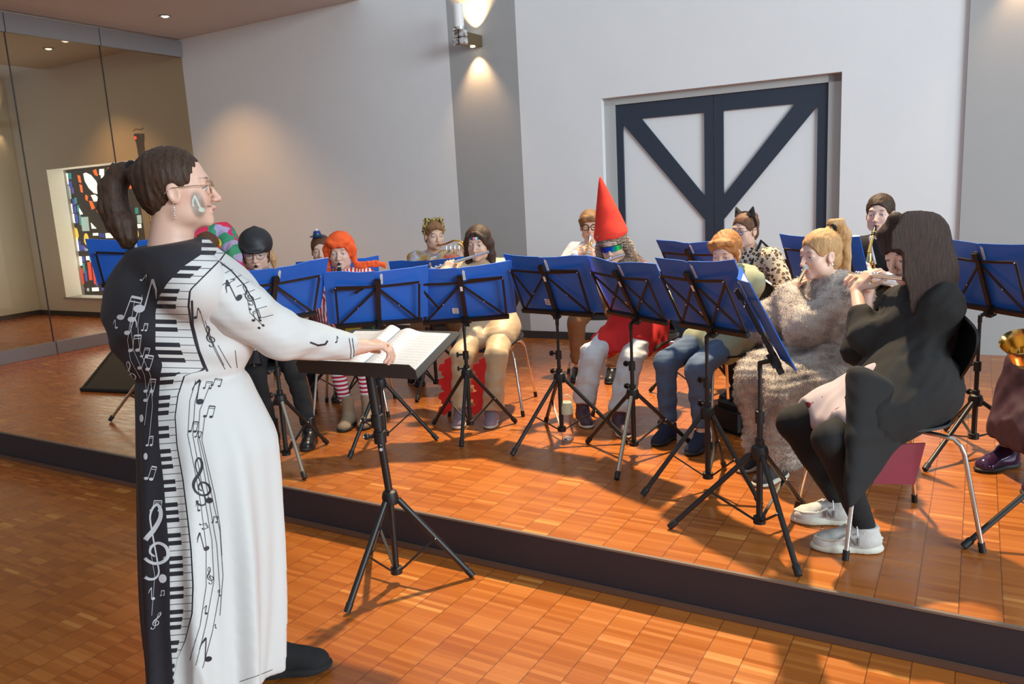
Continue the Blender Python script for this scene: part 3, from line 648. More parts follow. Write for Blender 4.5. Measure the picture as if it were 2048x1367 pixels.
MB().lathe([(.0, .2), (.033, .2), (.0345, .15), (.0345, .150), (.036, .151), (.036, .19), (.030, .215), (.0, .222)], bt, n=28).build('lid', mat('pale_green_lid', srgb(206, 204, 170), .5), bo)
MB().tube([bt+V(.03, 0, .205)*1.0]+[bt+V(.03*math.cos(a), 0, .21+.045*math.sin(a)) for a in np.linspace(.1, PI-.1, 10)], .0035, 8).build('carry_loop', mat('lid_loop', srgb(214, 210, 190), .5), bo)
cq = atz(1290, 690)
bx = thing('door_base_panel', 'low black panel at the foot of the white door', 'case', cq)  # low box added to stand for the dark base panel of the door
def black_bag(p, lab, sz, col=srgb(24, 23, 24), f=(1, 0, 0)):
    t = thing('instrument_bag', lab, 'bag', p); f = nrm(f)
    m = MB(); m.box(p+Z*(sz[2]/2+.002), sz, (f, np.cross(Z, f), Z)); m.build('body', mat('black_nylon', col, .7), t, bevel=.03)
    MB().tube([p+Z*sz[2]-f*.06, p+Z*(sz[2]+.05), p+Z*sz[2]+f*.06], .008, 8).build('strap', M_bkm, t); return t
MB().box(cq+Z*.045, (.42, .3, .08), (DD, ND, Z)).build('body', mat('black_nylon', srgb(24, 23, 24), .7), bx, bevel=.02)
MB().tube([cq+Z*.085+ND*.15-DD*.05, cq+Z*.1+ND*.18, cq+Z*.085+ND*.15+DD*.05], .007, 8).build('handle', M_bkm, bx)
black_bag(V(1.22, 4.2, ST), 'small black bag under the chair of the child in jeans', (.26, .16, .16), f=(.4, -.9, 0))
# ------------------------------------------------------------------ implicit surfaces (bodies, clothes, hair)
def axis(lo, hi, fines, coarse):
    pts = [lo]; x = lo
    while x < hi:
        st = coarse
        for a, b, s in fines:
            if a-.6*coarse <= x <= b: st = min(st, s)
        x += st; pts.append(x)
    return np.array(pts, np.float32)
class Field:
    def __init__(s, lo, hi, fine=(), coarse=.011):
        s.ax = [axis(lo[i], hi[i], [(f[0][i]-f[1], f[0][i]+f[1], f[2]) for f in fine], coarse) for i in range(3)]
        s.F = np.full([len(a) for a in s.ax], .5, np.float32)
    def sub(s, c, r):
        sl = []
        for i in range(3):
            a = np.searchsorted(s.ax[i], c[i]-r[i]); b = np.searchsorted(s.ax[i], c[i]+r[i])
            if b-a < 1: return None
            sl.append(slice(max(a-1, 0), b+1))
        X = s.ax[0][sl[0]][:, None, None]; Y = s.ax[1][sl[1]][None, :, None]; Zz = s.ax[2][sl[2]][None, None, :]
        return tuple(sl), X, Y, Zz
    def comb(s, sl, d, k, op):
        A = s.F[sl]
        if op == 'u':
            h = np.clip(.5+.5*(A-d)/k, 0, 1); s.F[sl] = A*(1-h)+d*h-k*h*(1-h)
        elif op == 's':
            d = -d; h = np.clip(.5-.5*(A-d)/k, 0, 1); s.F[sl] = A*(1-h)+d*h+k*h*(1-h)
    def cone(s, a, b, ra, rb, k=.02, op='u'):
        a = np.array(a, np.float32); b = np.array(b, np.float32); m = max(ra, rb)+k+.02
        q = s.sub((a+b)/2, np.abs(b-a)/2+m)
        if q is None: return
        sl, X, Y, Zz = q; ba = b-a; L2 = max(float(ba@ba), 1e-9)
        t = np.clip(((X-a[0])*ba[0]+(Y-a[1])*ba[1]+(Zz-a[2])*ba[2])/L2, 0, 1)
        d = np.sqrt((X-a[0]-t*ba[0])**2+(Y-a[1]-t*ba[1])**2+(Zz-a[2]-t*ba[2])**2)-(ra+(rb-ra)*t)
        s.comb(sl, d, k, op)
    def ell(s, c, r, R=None, k=.02, op='u'):
        R = np.eye(3) if R is None else np.array(R); r = np.array(r if hasattr(r, '__len__') else (r, r, r), float); m = max(r)+k+.02
        q = s.sub(c, (m, m, m))
        if q is None: return
        sl, X, Y, Zz = q; X = X-c[0]; Y = Y-c[1]; Zz = Zz-c[2]; u = [(X*R[i][0]+Y*R[i][1]+Zz*R[i][2]) for i in range(3)]
        k0 = np.sqrt((u[0]/r[0])**2+(u[1]/r[1])**2+(u[2]/r[2])**2); k1 = np.sqrt((u[0]/r[0]**2)**2+(u[1]/r[1]**2)**2+(u[2]/r[2]**2)**2)+1e-6
        s.comb(sl, (k0*(k0-1)/k1).astype(np.float32), k, op)
    def profile(s, keys, k=.03, fold=None, e=2.0):   # keys: z, cx, cy, a, b
        K = np.array(sorted(keys)); zz = s.ax[2]; c = [np.interp(zz, K[:, 0], K[:, i]) for i in range(1, 5)]
        for i in range(4):
            w = np.ones(7)/7; q = np.pad(c[i], 3, 'edge'); c[i] = np.convolve(q, w, 'valid') if len(c[i]) > 7 else c[i]
        cx, cy, a, b = [q[None, None, :].astype(np.float32) for q in c]; X = s.ax[0][:, None, None]-cx; Y = s.ax[1][None, :, None]-cy
        r = np.sqrt((X/a)**2+(Y/b)**2); m = np.minimum(a, b); d = (r-1)*m
        if fold: d = d+fold(np.arctan2(Y, X), zz[None, None, :])
        d = np.maximum(d, np.maximum(K[0, 0]-zz, zz-K[-1, 0])[None, None, :]); s.comb((slice(None),)*3, d.astype(np.float32), k, 'u')
    def half(s, p, n, k=.004):   # cut away everything on the side n points to
        n = nrm(n); X = s.ax[0][:, None, None]; Y = s.ax[1][None, :, None]; Zz = s.ax[2][None, None, :]
        d = -((X-p[0])*n[0]+(Y-p[1])*n[1]+(Zz-p[2])*n[2]); s.comb((slice(None),)*3, d.astype(np.float32), k, 's')
    def noise(s, amp, f, seed=0, stretch=(1, 1, 1)):
        rs = np.random.RandomState(seed); m = np.abs(s.F) < .05+amp*2; idx = np.nonzero(m); P = [s.ax[i][idx[i]] for i in range(3)]
        d = np.zeros(len(P[0]), np.float32)
        for o in range(4):
            w = rs.normal(size=3)*f*(1.6**o)*np.array(stretch); ph = rs.uniform(0, 6.28); w2 = rs.normal(size=3)*f*.7
            d += np.sin(P[0]*w[0]+P[1]*w[1]+P[2]*w[2]+ph+1.5*np.sin(P[0]*w2[0]+P[1]*w2[1]+P[2]*w2[2]))/(1.3**o)
        s.F[idx] += (amp*.5)*d
    def func(s, fn, m=.06):
        idx = np.nonzero(np.abs(s.F) < m); s.F[idx] += fn(s.ax[0][idx[0]], s.ax[1][idx[1]], s.ax[2][idx[2]]).astype(np.float32)
    def surf(s):
        F = s.F; F = np.pad(F, 1, constant_values=.5); ax = [np.concatenate([[a[0]-.01], a, [a[-1]+.01]]) for a in s.ax]
        S = F < 0; n = np.array(F.shape); nc = n-1
        NC = int(np.prod(nc)); acc = np.zeros((NC, 3)); cnt = np.zeros(NC); quads = []
        cid = lambda i, j, k: (i*nc[1]+j)*nc[2]+k
        cells = []; pts = []
        for a in range(3):
            sl0 = [slice(None)]*3; sl1 = [slice(None)]*3; sl0[a] = slice(0, -1); sl1[a] = slice(1, None)
            X = S[tuple(sl0)] != S[tuple(sl1)]; I = np.array(np.nonzero(X)); 
            I1 = I.copy(); I1[a] += 1
            f0 = F[tuple(I)]; f1 = F[tuple(I1)]; t = f0/(f0-f1)
            P = np.stack([ax[i][I[i]] for i in range(3)], 1).astype(float); P[:, a] += t*(ax[a][I1[a]]-ax[a][I[a]])
            b, c = (a+1) % 3, (a+2) % 3; q = []
            for db, dc in ((-1, -1), (0, -1), (0, 0), (-1, 0)):
                J = I.copy(); J[b] += db; J[c] += dc; q.append(cid(J[0], J[1], J[2]))
            for qq in q: cells.append(qq); pts.append(P)
            q = np.stack(q, 1); flip = ~(S[tuple(I)]); q[flip] = q[flip][:, ::-1]; quads.append(q)
        cells = np.concatenate(cells); pts = np.concatenate(pts); u, inv = np.unique(cells, return_inverse=True)
        c = np.bincount(inv, minlength=len(u)); v = np.stack([np.bincount(inv, weights=pts[:, i], minlength=len(u))/c for i in range(3)], 1)
        Q = np.searchsorted(u, np.concatenate(quads)); return v, Q
    def build(s, name, mats, parent, smooth=1, col=None, attrs=None, mi=None, keep=True):
        v, Q = s.surf()
        for _ in range(smooth):     # light relaxation removes grid stepping
            acc = np.zeros_like(v); cn = np.zeros(len(v))
            for a, b in ((0, 1), (1, 2), (2, 3), (3, 0)):
                for i in range(3):
                    acc[:, i] += np.bincount(Q[:, a], weights=v[Q[:, b], i], minlength=len(v))+np.bincount(Q[:, b], weights=v[Q[:, a], i], minlength=len(v))
                cn += np.bincount(Q[:, a], minlength=len(v))+np.bincount(Q[:, b], minlength=len(v))
            v = v*.5+.5*acc/np.maximum(cn, 1)[:, None]
        me = bpy.data.meshes.new(name); me.vertices.add(len(v)); me.vertices.foreach_set('co', v.astype(np.float32).ravel())
        me.loops.add(len(Q)*4); me.loops.foreach_set('vertex_index', Q.astype(np.int32).ravel())
        me.polygons.add(len(Q)); me.polygons.foreach_set('loop_start', np.arange(0, len(Q)*4, 4, dtype=np.int32)); me.polygons.foreach_set('loop_total', np.full(len(Q), 4, np.int32))
        me.polygons.foreach_set('use_smooth', np.ones(len(Q), bool))
        for m in (mats if isinstance(mats, (list, tuple)) else [mats]): me.materials.append(m)
        if mi is not None: me.polygons.foreach_set('material_index', mi(v[Q].mean(1)).astype(np.int32))
        me.update(calc_edges=True); me.validate()
        if col is not None:
            c = np.ones((len(v), 4), np.float32); c[:, :3] = col(v); a = me.color_attributes.new('Col', 'FLOAT_COLOR', 'POINT'); a.data.foreach_set('color', c.ravel())
        for k, fn in (attrs or {}).items():
            a = me.attributes.new(k, 'FLOAT', 'POINT'); a.data.foreach_set('value', fn(v).astype(np.float32))
        return link(name, me, parent)
# ------------------------------------------------------------------ people
M_skin = mat('skin', (.6, .4, .3), .48, 0, lambda t: (t.l(t.attr('Col', 'Color'), t.b.inputs[0]), t.bump(t.noise(t.coord('Object'), 300, 2), .06, .001)), Subsurface_Weight=.06, Subsurface_Scale=.02)
M_eye = mat('eye', (.9, .9, .9), .1, 0, lambda t: t.l(t.attr('Col', 'Color'), t.b.inputs[0]))
def hairmat(name, c, v=.45, sc=(55, 55, 7), rough=.55):
    def f(t):
        co = t.coord('Object'); co2 = t.coord('Object', sc); n = t.noise(co2, 3, 4, .65)
        t.l(t.ramp(n, [(.3, tuple(x*(1-v) for x in c)), (.5, c), (.72, tuple(min(1, x*(1+v*1.1)) for x in c))]), t.b.inputs[0]); t.bump(n, .5, .004)
    return mat(name, c, rough, 0, f, Specular_IOR_Level=.3)
def ik(a, b, l1, l2, pole):
    a, b = np.array(a, float), np.array(b, float); d = b-a; D = np.linalg.norm(d); dn = d/D; D2 = min(D, (l1+l2)*.998)
    x = (l1*l1-l2*l2+D2*D2)/(2*D2); h = math.sqrt(max(l1*l1-x*x, 0)); p = np.array(pole, float); p = nrm(p-dn*np.dot(p, dn))
    return a+dn*x+p*h, a+dn*D2
class P_:   # holds the skeleton of one person
    pass
def rot_about(v, ax, a):
    ax = nrm(ax); return v*math.cos(a)+np.cross(ax, v)*math.sin(a)+ax*np.dot(ax, v)*(1-math.cos(a))
def person(label, stat, head, hf, pelvis, bf, feet, hands, hs=.93, tilt=0., roll=0., skin=(.62, .40, .30), knee=None, elbow=None, shw=None, fat=1., toes=None, group=None, res=.0036, paint=None, lipc=None, browc=(.14, .08, .05), eyec=(.10, .08, .06), lids=.5, extra=None, neck_r=None, shd=None, arm=1., sit=True, hands_fr=None, cheeks=.5):
    p = P_(); k = stat/1.7; p.k = k; p.hs = hs; p.label = label
    f = nrm((bf[0], bf[1], 0)); r = V(f[1], -f[0], 0); p.f = f; p.r = r
    hf = nrm((hf[0], hf[1], 0)); hr = V(hf[1], -hf[0], 0); fy = hf*math.cos(tilt)-Z*math.sin(tilt); up = hf*math.sin(tilt)+Z*math.cos(tilt)
    hr2 = hr*math.cos(roll)+up*math.sin(roll); up2 = up*math.cos(roll)-hr*math.sin(roll)
    p.HR = np.array([hr2, fy, up2]); p.H = np.array(head, float)
    def hl(x, y, z): return p.H+(hr2*x+fy*y+up2*z)*hs
    p.hl = hl
    p.pel = np.array(pelvis, float); p.neck = hl(0, -.035, -.115); nb = p.neck-Z*.035*k-f*.01; p.nb = nb
    ax = nrm(nb-p.pel); p.ax = ax
    sw = (shw or .165)*k; drop = shd or .055*k
    p.sh = [nb-ax*drop-r*sw, nb-ax*drop+r*sw]        # left, right
    p.hip = [p.pel-r*.085*k, p.pel+r*.085*k]
    p.ch = lerp(p.pel, nb, .66); p.wa = lerp(p.pel, nb, .34)
    up_l, fo_l, th_l, sh_l = .285*k*arm, .25*k*arm, .43*k, .41*k
    p.el, p.wr, p.kn, p.an, p.toe = [], [], [], [], []
    for i in range(2):
        sgn = -1 if i == 0 else 1
        po = (elbow[i] if elbow else (r*sgn*.8-Z*.7-f*.2)); e, w = ik(p.sh[i], hands[i], up_l, fo_l, po); p.el.append(e); p.wr.append(w)
        an = V(feet[i][0], feet[i][1], feet[i][2]+.085*k); po = (knee[i] if knee else (f+Z*.8+r*sgn*.15)); kn, a = ik(p.hip[i], an, th_l, sh_l, po); p.kn.append(kn); p.an.append(a)
        tdir = nrm((*(toes if toes else f[:2]), 0)); p.toe.append(tdir)
    p.root = thing('person', label, 'person', (p.pel[0], p.pel[1], min(feet[0][2], feet[1][2])), group)
    p.root.rotation_euler = (0, 0, 0)
    lo = np.min([p.H-.2, p.pel-.25, *[q-.16 for q in p.an], *[q-.14 for q in p.wr], *[q-.1 for q in p.el], *[q-.12 for q in p.kn]], 0); hi = np.max([p.H+.2, p.pel+.25, *[q+.16 for q in p.wr], *[q+.1 for q in p.el], *[q+.12 for q in p.kn], *[q+.25 for q in p.an]], 0)
    p.lo, p.hi = lo, hi
    fine = [(p.H+up2*-.01, .135*hs, res)]+[(p.wr[i]+nrm((hands_fr or [[f], [f]])[i][0])*.08*k, .085*k, res*1.0) for i in range(2)]
    F = Field(lo, hi, fine, .014); C = F.cone; E = F.ell
    # trunk
    RB = np.array([r, nrm(np.cross(ax, r)), ax])
    E(p.pel+ax*.02, (.15*k*fat, .11*k*fat, .12*k), RB, .03); E(p.wa, (.125*k*fat, .095*k*fat, .13*k), RB, .04); E(p.ch, (.145*k*fat, .10*k*fat, .16*k), RB, .04)
    C(p.sh[0], p.sh[1], .045*k, .045*k, .05); nr = neck_r or .047*hs; C(p.nb-Z*.02, hl(0, -.02, -.06), nr*1.12, nr, .03)
    for i in range(2):
        C(p.sh[i], p.el[i], .046*k*fat, .037*k*fat, .03); C(p.el[i], p.wr[i], .037*k*fat, .024*k, .02)
        C(p.hip[i], p.kn[i], .078*k*fat, .05*k*fat, .04); C(p.kn[i], p.an[i], .05*k*fat, .034*k, .02)
        C(p.an[i], p.an[i]+p.toe[i]*.13*k-Z*.05*k, .035*k, .025*k, .02)
    # head
    h = hs
    def HE(c, rr, kk=.015, op='u', rotx=0):
        R = p.HR
        if rotx: cth, sth = math.cos(rotx), math.sin(rotx); R = np.array([p.HR[0], p.HR[1]*cth+p.HR[2]*sth, p.HR[2]*cth-p.HR[1]*sth])
        F.ell(hl(*c), tuple(x*h for x in rr), R, kk*h, op)
    def HC_(a, b, ra, rb, kk=.01, op='u'): F.cone(hl(*a), hl(*b), ra*h, rb*h, kk*h, op)
    HE((0, -.014, .032), (.072, .092, .080), .02); HE((0, .022, -.03), (.056, .062, .074), .03); HE((0, .036, -.075), (.037, .042, .030), .03)
    HE((0, .070, -.096), (.017, .014, .014), .02)
    for s in (-1, 1):
        HE((s*.034, .052, -.032), (.024, .024, .026), .025); HE((s*.047, .015, -.07), (.016, .03, .022), .03)
    HC_((-.032, .072, .024), (.032, .072, .024), .012, .012, .02)
    for s in (-1, 1):
        HE((s*.031, .092, .003), (.019, .017, .012), .012, 's')
        HE((s*.031, .0705, .0035), (.0165, .0145, .0135), .004)
    HC_((0, .080, .012), (0, .103, -.030), .0065, .0095, .012); HE((0, .105, -.033), (.0105, .0095, .0085), .006)
    for s in (-1, 1): HE((s*.0115, .096, -.036), (.0075, .009, .0065), .006)
    HC_((-.017, .080, -.0605), (0, .0885, -.0585), .005, .0068, .006); HC_((.017, .080, -.0605), (0, .0885, -.0585), .005, .0068, .006)
    HC_((-.014, .081, -.069), (.014, .081, -.069), .0065, .0065, .006); HE((0, .092, -.0645), (.02, .007, .0016), .003, 's'); 
    for s in (-1, 1):
        HE((s*.073, -.006, -.012), (.010, .019, .031), .006, rotx=.2); HE((s*.082, -.002, -.010), (.006, .011, .019), .006, 's')
    # hands
    p.fing = []
    for i in range(2):
        fr = (hands_fr or [None, None])[i] or (f, -Z, .5)
        d, n = nrm(fr[0]), nrm(fr[1]); n = nrm(n-d*np.dot(n, d)); curl = fr[2]; hk = k*(1.02 if k > .9 else 1.06)
        t = np.cross(d, n)*(1 if i == 1 else -1); w = p.wr[i]; tips = []
        if not hasattr(curl, '__len__'): curl = [curl]*4
        C(w, w+d*.03*hk, .024*hk, .024*hk, .012)
        for j, (off, l1, l2, l3, rr) in enumerate(((.027, .040, .025, .020, .0088), (.009, .044, .028, .021, .0090), (-.009, .040, .026, .020, .0086), (-.026, .032, .020, .018, .0078))):
            kn_ = w+d*(.088-.004*abs(j-1)**1.3)*hk+t*off*hk; C(w+d*.02*hk+t*off*.55*hk, kn_, .0135*hk, .0108*hk, .010)
            c = curl[j]; dd = rot_about(d+t*(off*2.2), np.cross(d, n), c*.75); a = kn_
            for q, (ln, r1) in enumerate(((l1, rr), (l2, rr*.93), (l3, rr*.85))):
                b = a+nrm(dd)*ln*hk; C(a, b, r1*hk, r1*.92*hk, .003); a = b; dd = rot_about(dd, np.cross(d, n), c*(1.0 if q == 0 else .7))
            tips.append(a)
        a = w+d*.022*hk+t*.022*hk; dd = nrm(d*.62+t*.62+n*.45); b = a+dd*.044*hk; C(a, b, .0125*hk, .0102*hk, .012); c2 = b+nrm(d*.85+t*.1+n*.45)*.032*hk; C(b, c2, .0098*hk, .009*hk, .004); C(c2, c2+nrm(d*.9-t*.1+n*.3)*.024*hk, .009*hk, .0075*hk, .004)
        p.fing.append(tips)
    if extra: extra(p, F)
    sk = np.array(skin)*np.array([1.12, 1.10, 1.06]); lip = np.array(lipc or (sk[0]*.85, sk[1]*.52, sk[2]*.55)); bc = np.array(browc)
    def col(v):
        c = np.tile(sk, (len(v), 1)); q = (v-p.H)@p.HR.T/hs; x, y, z = q[:, 0], q[:, 1], q[:, 2]; ax_ = np.abs(x)
        def mixin(m, cc): m = np.clip(m, 0, 1)[:, None]; return c*(1-m)+np.array(cc)*m
        y = np.where((y < .125) & (np.abs(z) < .15) & (ax_ < .1), y, -1.)
        fr_ = (y > .02) & (np.abs(z) < .14)
        g = np.exp(-((ax_-.038)/.022)**2-((z+.035)/.02)**2)*fr_*.35*cheeks; c = mixin(g, (sk[0]*.98, sk[1]*.62, sk[2]*.6))
        g = np.exp(-((ax_-.0)/.014)**2-((z+.033)/.012)**2)*(y > .09)*.16; c = mixin(g, (sk[0], sk[1]*.7, sk[2]*.68))
        g = (y > .07)*np.clip(1.6-((x/.022)**2+((z+.0645)/.0098)**2)*1.6, 0, 1); c = mixin(g*.9, lip)
        g = (y > .07)*np.exp(-((z+.0647)/.0018)**2)*(ax_ < .019); c = mixin(g*.75, lip*.35)
        zb = .0265-.18*(ax_-.032)**2*30*.2; g = (y > .05)*np.clip(1.5-((ax_-.032)/.0185)**2*1.4-((z-zb)/.0038)**2*1.2, 0, 1); c = mixin(g*.8, bc)
        ze = -.0035+.010*(1-lids)-((ax_-.031)/.016)**2*.004*1.0
        g = (y > .05)*(np.abs(ax_-.031) < .0155)*np.exp(-((z-ze)/.0027)**2); c = mixin(g*1., bc*.25)
        g = (y > .05)*(ax_-.031 < .014)*(ax_ > .017)*np.clip(((.0125)-np.hypot((ax_-.031)*.8, (z-ze+.001)))*900, 0, 1)*(z < ze)*(z > ze-.006*(1.6-lids)); c = mixin(g*(1 if lids < .95 else 0), (.72, .70, .68))
        g = (y > .05)*np.clip((.0052-np.hypot(ax_-.031+.001*np.sign(x), (z-ze+.003)))*1200, 0, 1)*(z < ze+.0005); c = mixin(g*(1 if lids < .95 else 0), eyec)
        g = (np.abs(ax_-.0115*.6) < .004)*(y > .09)*np.exp(-((z+.0415)/.002)**2); c = mixin(g*.5, sk*.3)
        for g, cc in (paint(x, y, z) if paint else ()): c = mixin(g, cc)
        return c
    p.body = F.build('body', M_skin, p.root, 1, col)
    return p
def cloth(p, fine=(), coarse=.011, pad=.06): return Field(p.lo-pad, p.hi+pad, fine, coarse)
def top_field(p, grow=.014, sleeve=1., loose=1., hem=.0, coarse=.010, arms=True, fat=1.):
    F = Field(np.min([p.pel-.26, p.ch-.25, *[q-.11 for q in p.el], *[q-.09 for q in p.wr], *[q-.12 for q in p.sh]], 0), np.max([p.ch+.26, p.pel+.26, *[q+.11 for q in p.el], *[q+.09 for q in p.wr], *[q+.12 for q in p.sh]], 0), (), coarse)
    k = p.k; g = grow; RB = np.array([p.r, nrm(np.cross(p.ax, p.r)), p.ax])
    F.ell(p.pel+p.ax*.03, (.152*k*fat+g*1.3, .115*k*fat+g*1.3, .12*k+g), RB, .04); F.ell(p.wa, (.128*k*fat+g*loose*1.4, .098*k*fat+g*loose*1.4, .14*k+g), RB, .05); F.ell(p.ch, (.148*k*fat+g, .104*k*fat+g*1.3, .165*k+g), RB, .05)
    F.cone(p.sh[0], p.sh[1], .05*k+g, .05*k+g, .05)
    F.cone(p.nb-Z*.04*k, p.nb+Z*.005*k, .065*k+g*.4, .045*k+g*.5, .03)
    if arms:
        for i in range(2):
            F.cone(p.sh[i], p.el[i], .05*k+g*1.1, .042*k+g*1.2*loose, .03)
            if sleeve > .5: F.cone(p.el[i], lerp(p.el[i], p.wr[i], (sleeve-.5)*2), .042*k+g*1.2*loose, .031*k+g*loose, .02)
            elif sleeve <= .5: F.half(p.sh[i], (0, 0, 1)) if False else None
    return F
def trousers_field(p, g=.012, length=1., flare=1., coarse=.010):
    k = p.k; F = Field(np.min([p.pel-.24, *[q-.13 for q in p.kn], *[q-.1 for q in p.an]], 0), np.max([p.pel+.24, *[q+.13 for q in p.kn], *[q+.1 for q in p.an]], 0), (), coarse)
    RB = np.array([p.r, p.f, Z]); F.ell(p.pel, (.155*k+g, .125*k+g, .12*k+g), RB, .03)
    for i in range(2):
        F.cone(p.hip[i], p.kn[i], .085*k+g, .058*k+g, .04); F.cone(p.kn[i], lerp(p.kn[i], p.an[i], length), .057*k+g, (.040*k+g)*flare, .025)
    return F
def shoe(p, i, up, sole, h=.09, boot=0, col2=None, laces=None, sh=1., w=.046):
    k = p.k; a = p.an[i]; t = p.toe[i]; s = nrm(np.cross(t, Z)); fl = a-Z*(.085*k); heel = fl-t*.045*k
    F = Field(fl-.22, fl+.30, (), .0062); L = .23*k
    R = np.array([t, s, Z])
    F.ell(heel+t*.045*k+Z*.04, (.062*k, (w-.006)*k, .045*k), R, .02); F.cone(heel+t*.07*k+Z*.045*k, heel+t*(L-.04*k)+Z*.032*k, .042*k, .032*k, .03); F.ell(heel+t*(L-.045*k)+Z*.028*k, (.055*k, w*k, .032*k), R, .02)
    top = a+Z*(.02+boot); F.cone(a-Z*.03*k, top, .046*k, .049*k, .02); F.cone(a-Z*.02*k+t*.01, heel+t*(L-.08*k)+Z*.045*k, .046*k, .036*k, .02); F.half(top, Z)
    F.half(fl+Z*.012, -Z)
    o = F.build('shoe', up, p.root, 1)
    G = Field(fl-.22, fl+.30, (), .0062)
    G.ell(heel+t*.045*k+Z*.012, (.068*k, (w+.0)*k, .020*sh), R, .01); G.ell(heel+t*(L-.06*k)+Z*.012, (.080*k, (w+.006)*k, .018*sh), R, .01); G.cone(heel+t*.04+Z*.010, heel+t*(L-.06)+Z*.010, (w-.006)*k, w*k, .02); G.half(fl+Z*.026*sh, Z); G.half(fl+Z*.002, -Z)
    G.build('sole', sole, o, 0)
    if laces:
        m = MB()
        for j in range(4):
            q = heel+t*(.095+.022*j)*k+Z*(.088-.012*j)*k; m.tube([q-s*.022*k, q+Z*.004, q+s*.022*k], .0028, 6)
        q = heel+t*.085*k+Z*.095*k
        for sg_ in (-1, 1): m.tube([q, q+s*sg_*.02+Z*.02, q+s*sg_*.045+Z*.012, q+s*sg_*.05-Z*.012, q+s*sg_*.02-Z*.004], .0025, 6)
        m.build('laces', laces, o)
    return o
def hair_field(p, res=.0045, ext=.25): return Field(p.H-.13-V(0, 0, ext), p.H+.15, [(p.H, .14, res)], .008) if ext > .01 else Field(p.H-.15, p.H+.17, (), res)
def hcap(p, F, th=.012, front=.0, low=-.05, side=.062):
    h = p.hs; F.ell(p.hl(0, -.016, .034), ((.073+th)*h, (.094+th)*h, (.081+th)*h), p.HR, .01); F.ell(p.hl(0, -.045, -.03), ((.062+th*.6)*h, (.05+th*.6)*h, .06*h), p.HR, .02)
    F.ell(p.hl(0, .085, -.045+front), (.075*h, .07*h, .105*h), p.HR, .008*h, 's'); 
    for s in (-1, 1): F.ell(p.hl(s*.085, .005, -.03), (.03*h, .032*h, .045*h), p.HR, .008*h, 's')
def glasses(p, col, r=(.023, .021), tube=.0016, rim=None, lens=None):
    m = MB(); h = p.hs; o = V(0, 0, 0)
    for s in (-1, 1):
        m.tube([p.hl(s*.033+r[0]*math.cos(a), .0915-.02*abs(.033+s*0+r[0]*math.cos(a)*s)*.6, .001+r[1]*math.sin(a)) for a in np.linspace(0, 2*PI, 25)[:-1]], tube, 6, closed=True)
        m.tube([p.hl(s*(.033+r[0]), .090, .005), p.hl(s*.075, .05, .006), p.hl(s*.080, -.01, .003), p.hl(s*.078, -.03, -.012)], tube*.9, 6)
    m.tube([p.hl(-.010, .095, .003), p.hl(0, .098, .006), p.hl(.010, .095, .003)], tube, 6)
    o = m.build('glasses', col, p.root); m = MB()
    for s in (-1, 1): m.lathe([(0, 0), (r[0]*h, 0), (r[0]*h, .0006), (0, .0006)], p.hl(s*.033, .0905, .001), p.HR[1], 20, sx=1, xd=p.HR[0])
    m.build('lenses', lens or M_lens, o, smooth=False)
def lensf(t):
    tr = t.n('ShaderNodeBsdfTransparent'); gl = t.n('ShaderNodeBsdfGlossy'); gl.inputs['Roughness'].default_value = .03; mx = t.n('ShaderNodeMixShader'); mx.inputs[0].default_value = .04
    t.l(tr.outputs[0], mx.inputs[1]); t.l(gl.outputs[0], mx.inputs[2]); t.l(mx.outputs[0], t.t.nodes['Material Output'].inputs[0])
M_lens = mat('clear_lens', (.9, .9, .9), .05, 0, lensf)
def pile(o, n=3, L=.016, w=.0016, comb=(0, 0, -.7), seed=0):
    # short plush hairs standing on the cloth, in the same mesh
    me = o.data; N = len(me.vertices); v = np.empty(N*3, np.float32); me.vertices.foreach_get('co', v); v = v.reshape(-1, 3); nv = np.empty(N*3, np.float32); me.vertices.foreach_get('normal', nv); nv = nv.reshape(-1, 3)
    rs = np.random.RandomState(seed); i = np.repeat(np.arange(N), n); M = len(i); P = v[i]+rs.normal(size=(M, 3))*.004-nv[i]*.002
    D = nv[i]*.8+np.array(comb)+rs.normal(size=(M, 3))*.35; D /= np.linalg.norm(D, axis=1)[:, None]; S = np.cross(D, rs.normal(size=(M, 3))); S /= np.linalg.norm(S, axis=1)[:, None]; l = L*rs.uniform(.6, 1.2, (M, 1))
    vs = np.stack([P-S*w, P+S*w, P+D*l], 1).reshape(-1, 3); fs = np.arange(M*3).reshape(-1, 3)
    m2 = bpy.data.meshes.new('pile'); m2.vertices.add(M*3); m2.vertices.foreach_set('co', vs.astype(np.float32).ravel()); m2.loops.add(M*3); m2.loops.foreach_set('vertex_index', fs.astype(np.int32).ravel()); m2.polygons.add(M); m2.polygons.foreach_set('loop_start', np.arange(0, M*3, 3, dtype=np.int32)); m2.polygons.foreach_set('loop_total', np.full(M, 3, np.int32)); m2.update(calc_edges=True)
    bm = bmesh.new(); bm.from_mesh(me); bm.from_mesh(m2); bm.to_mesh(me); bm.free(); bpy.data.meshes.remove(m2)
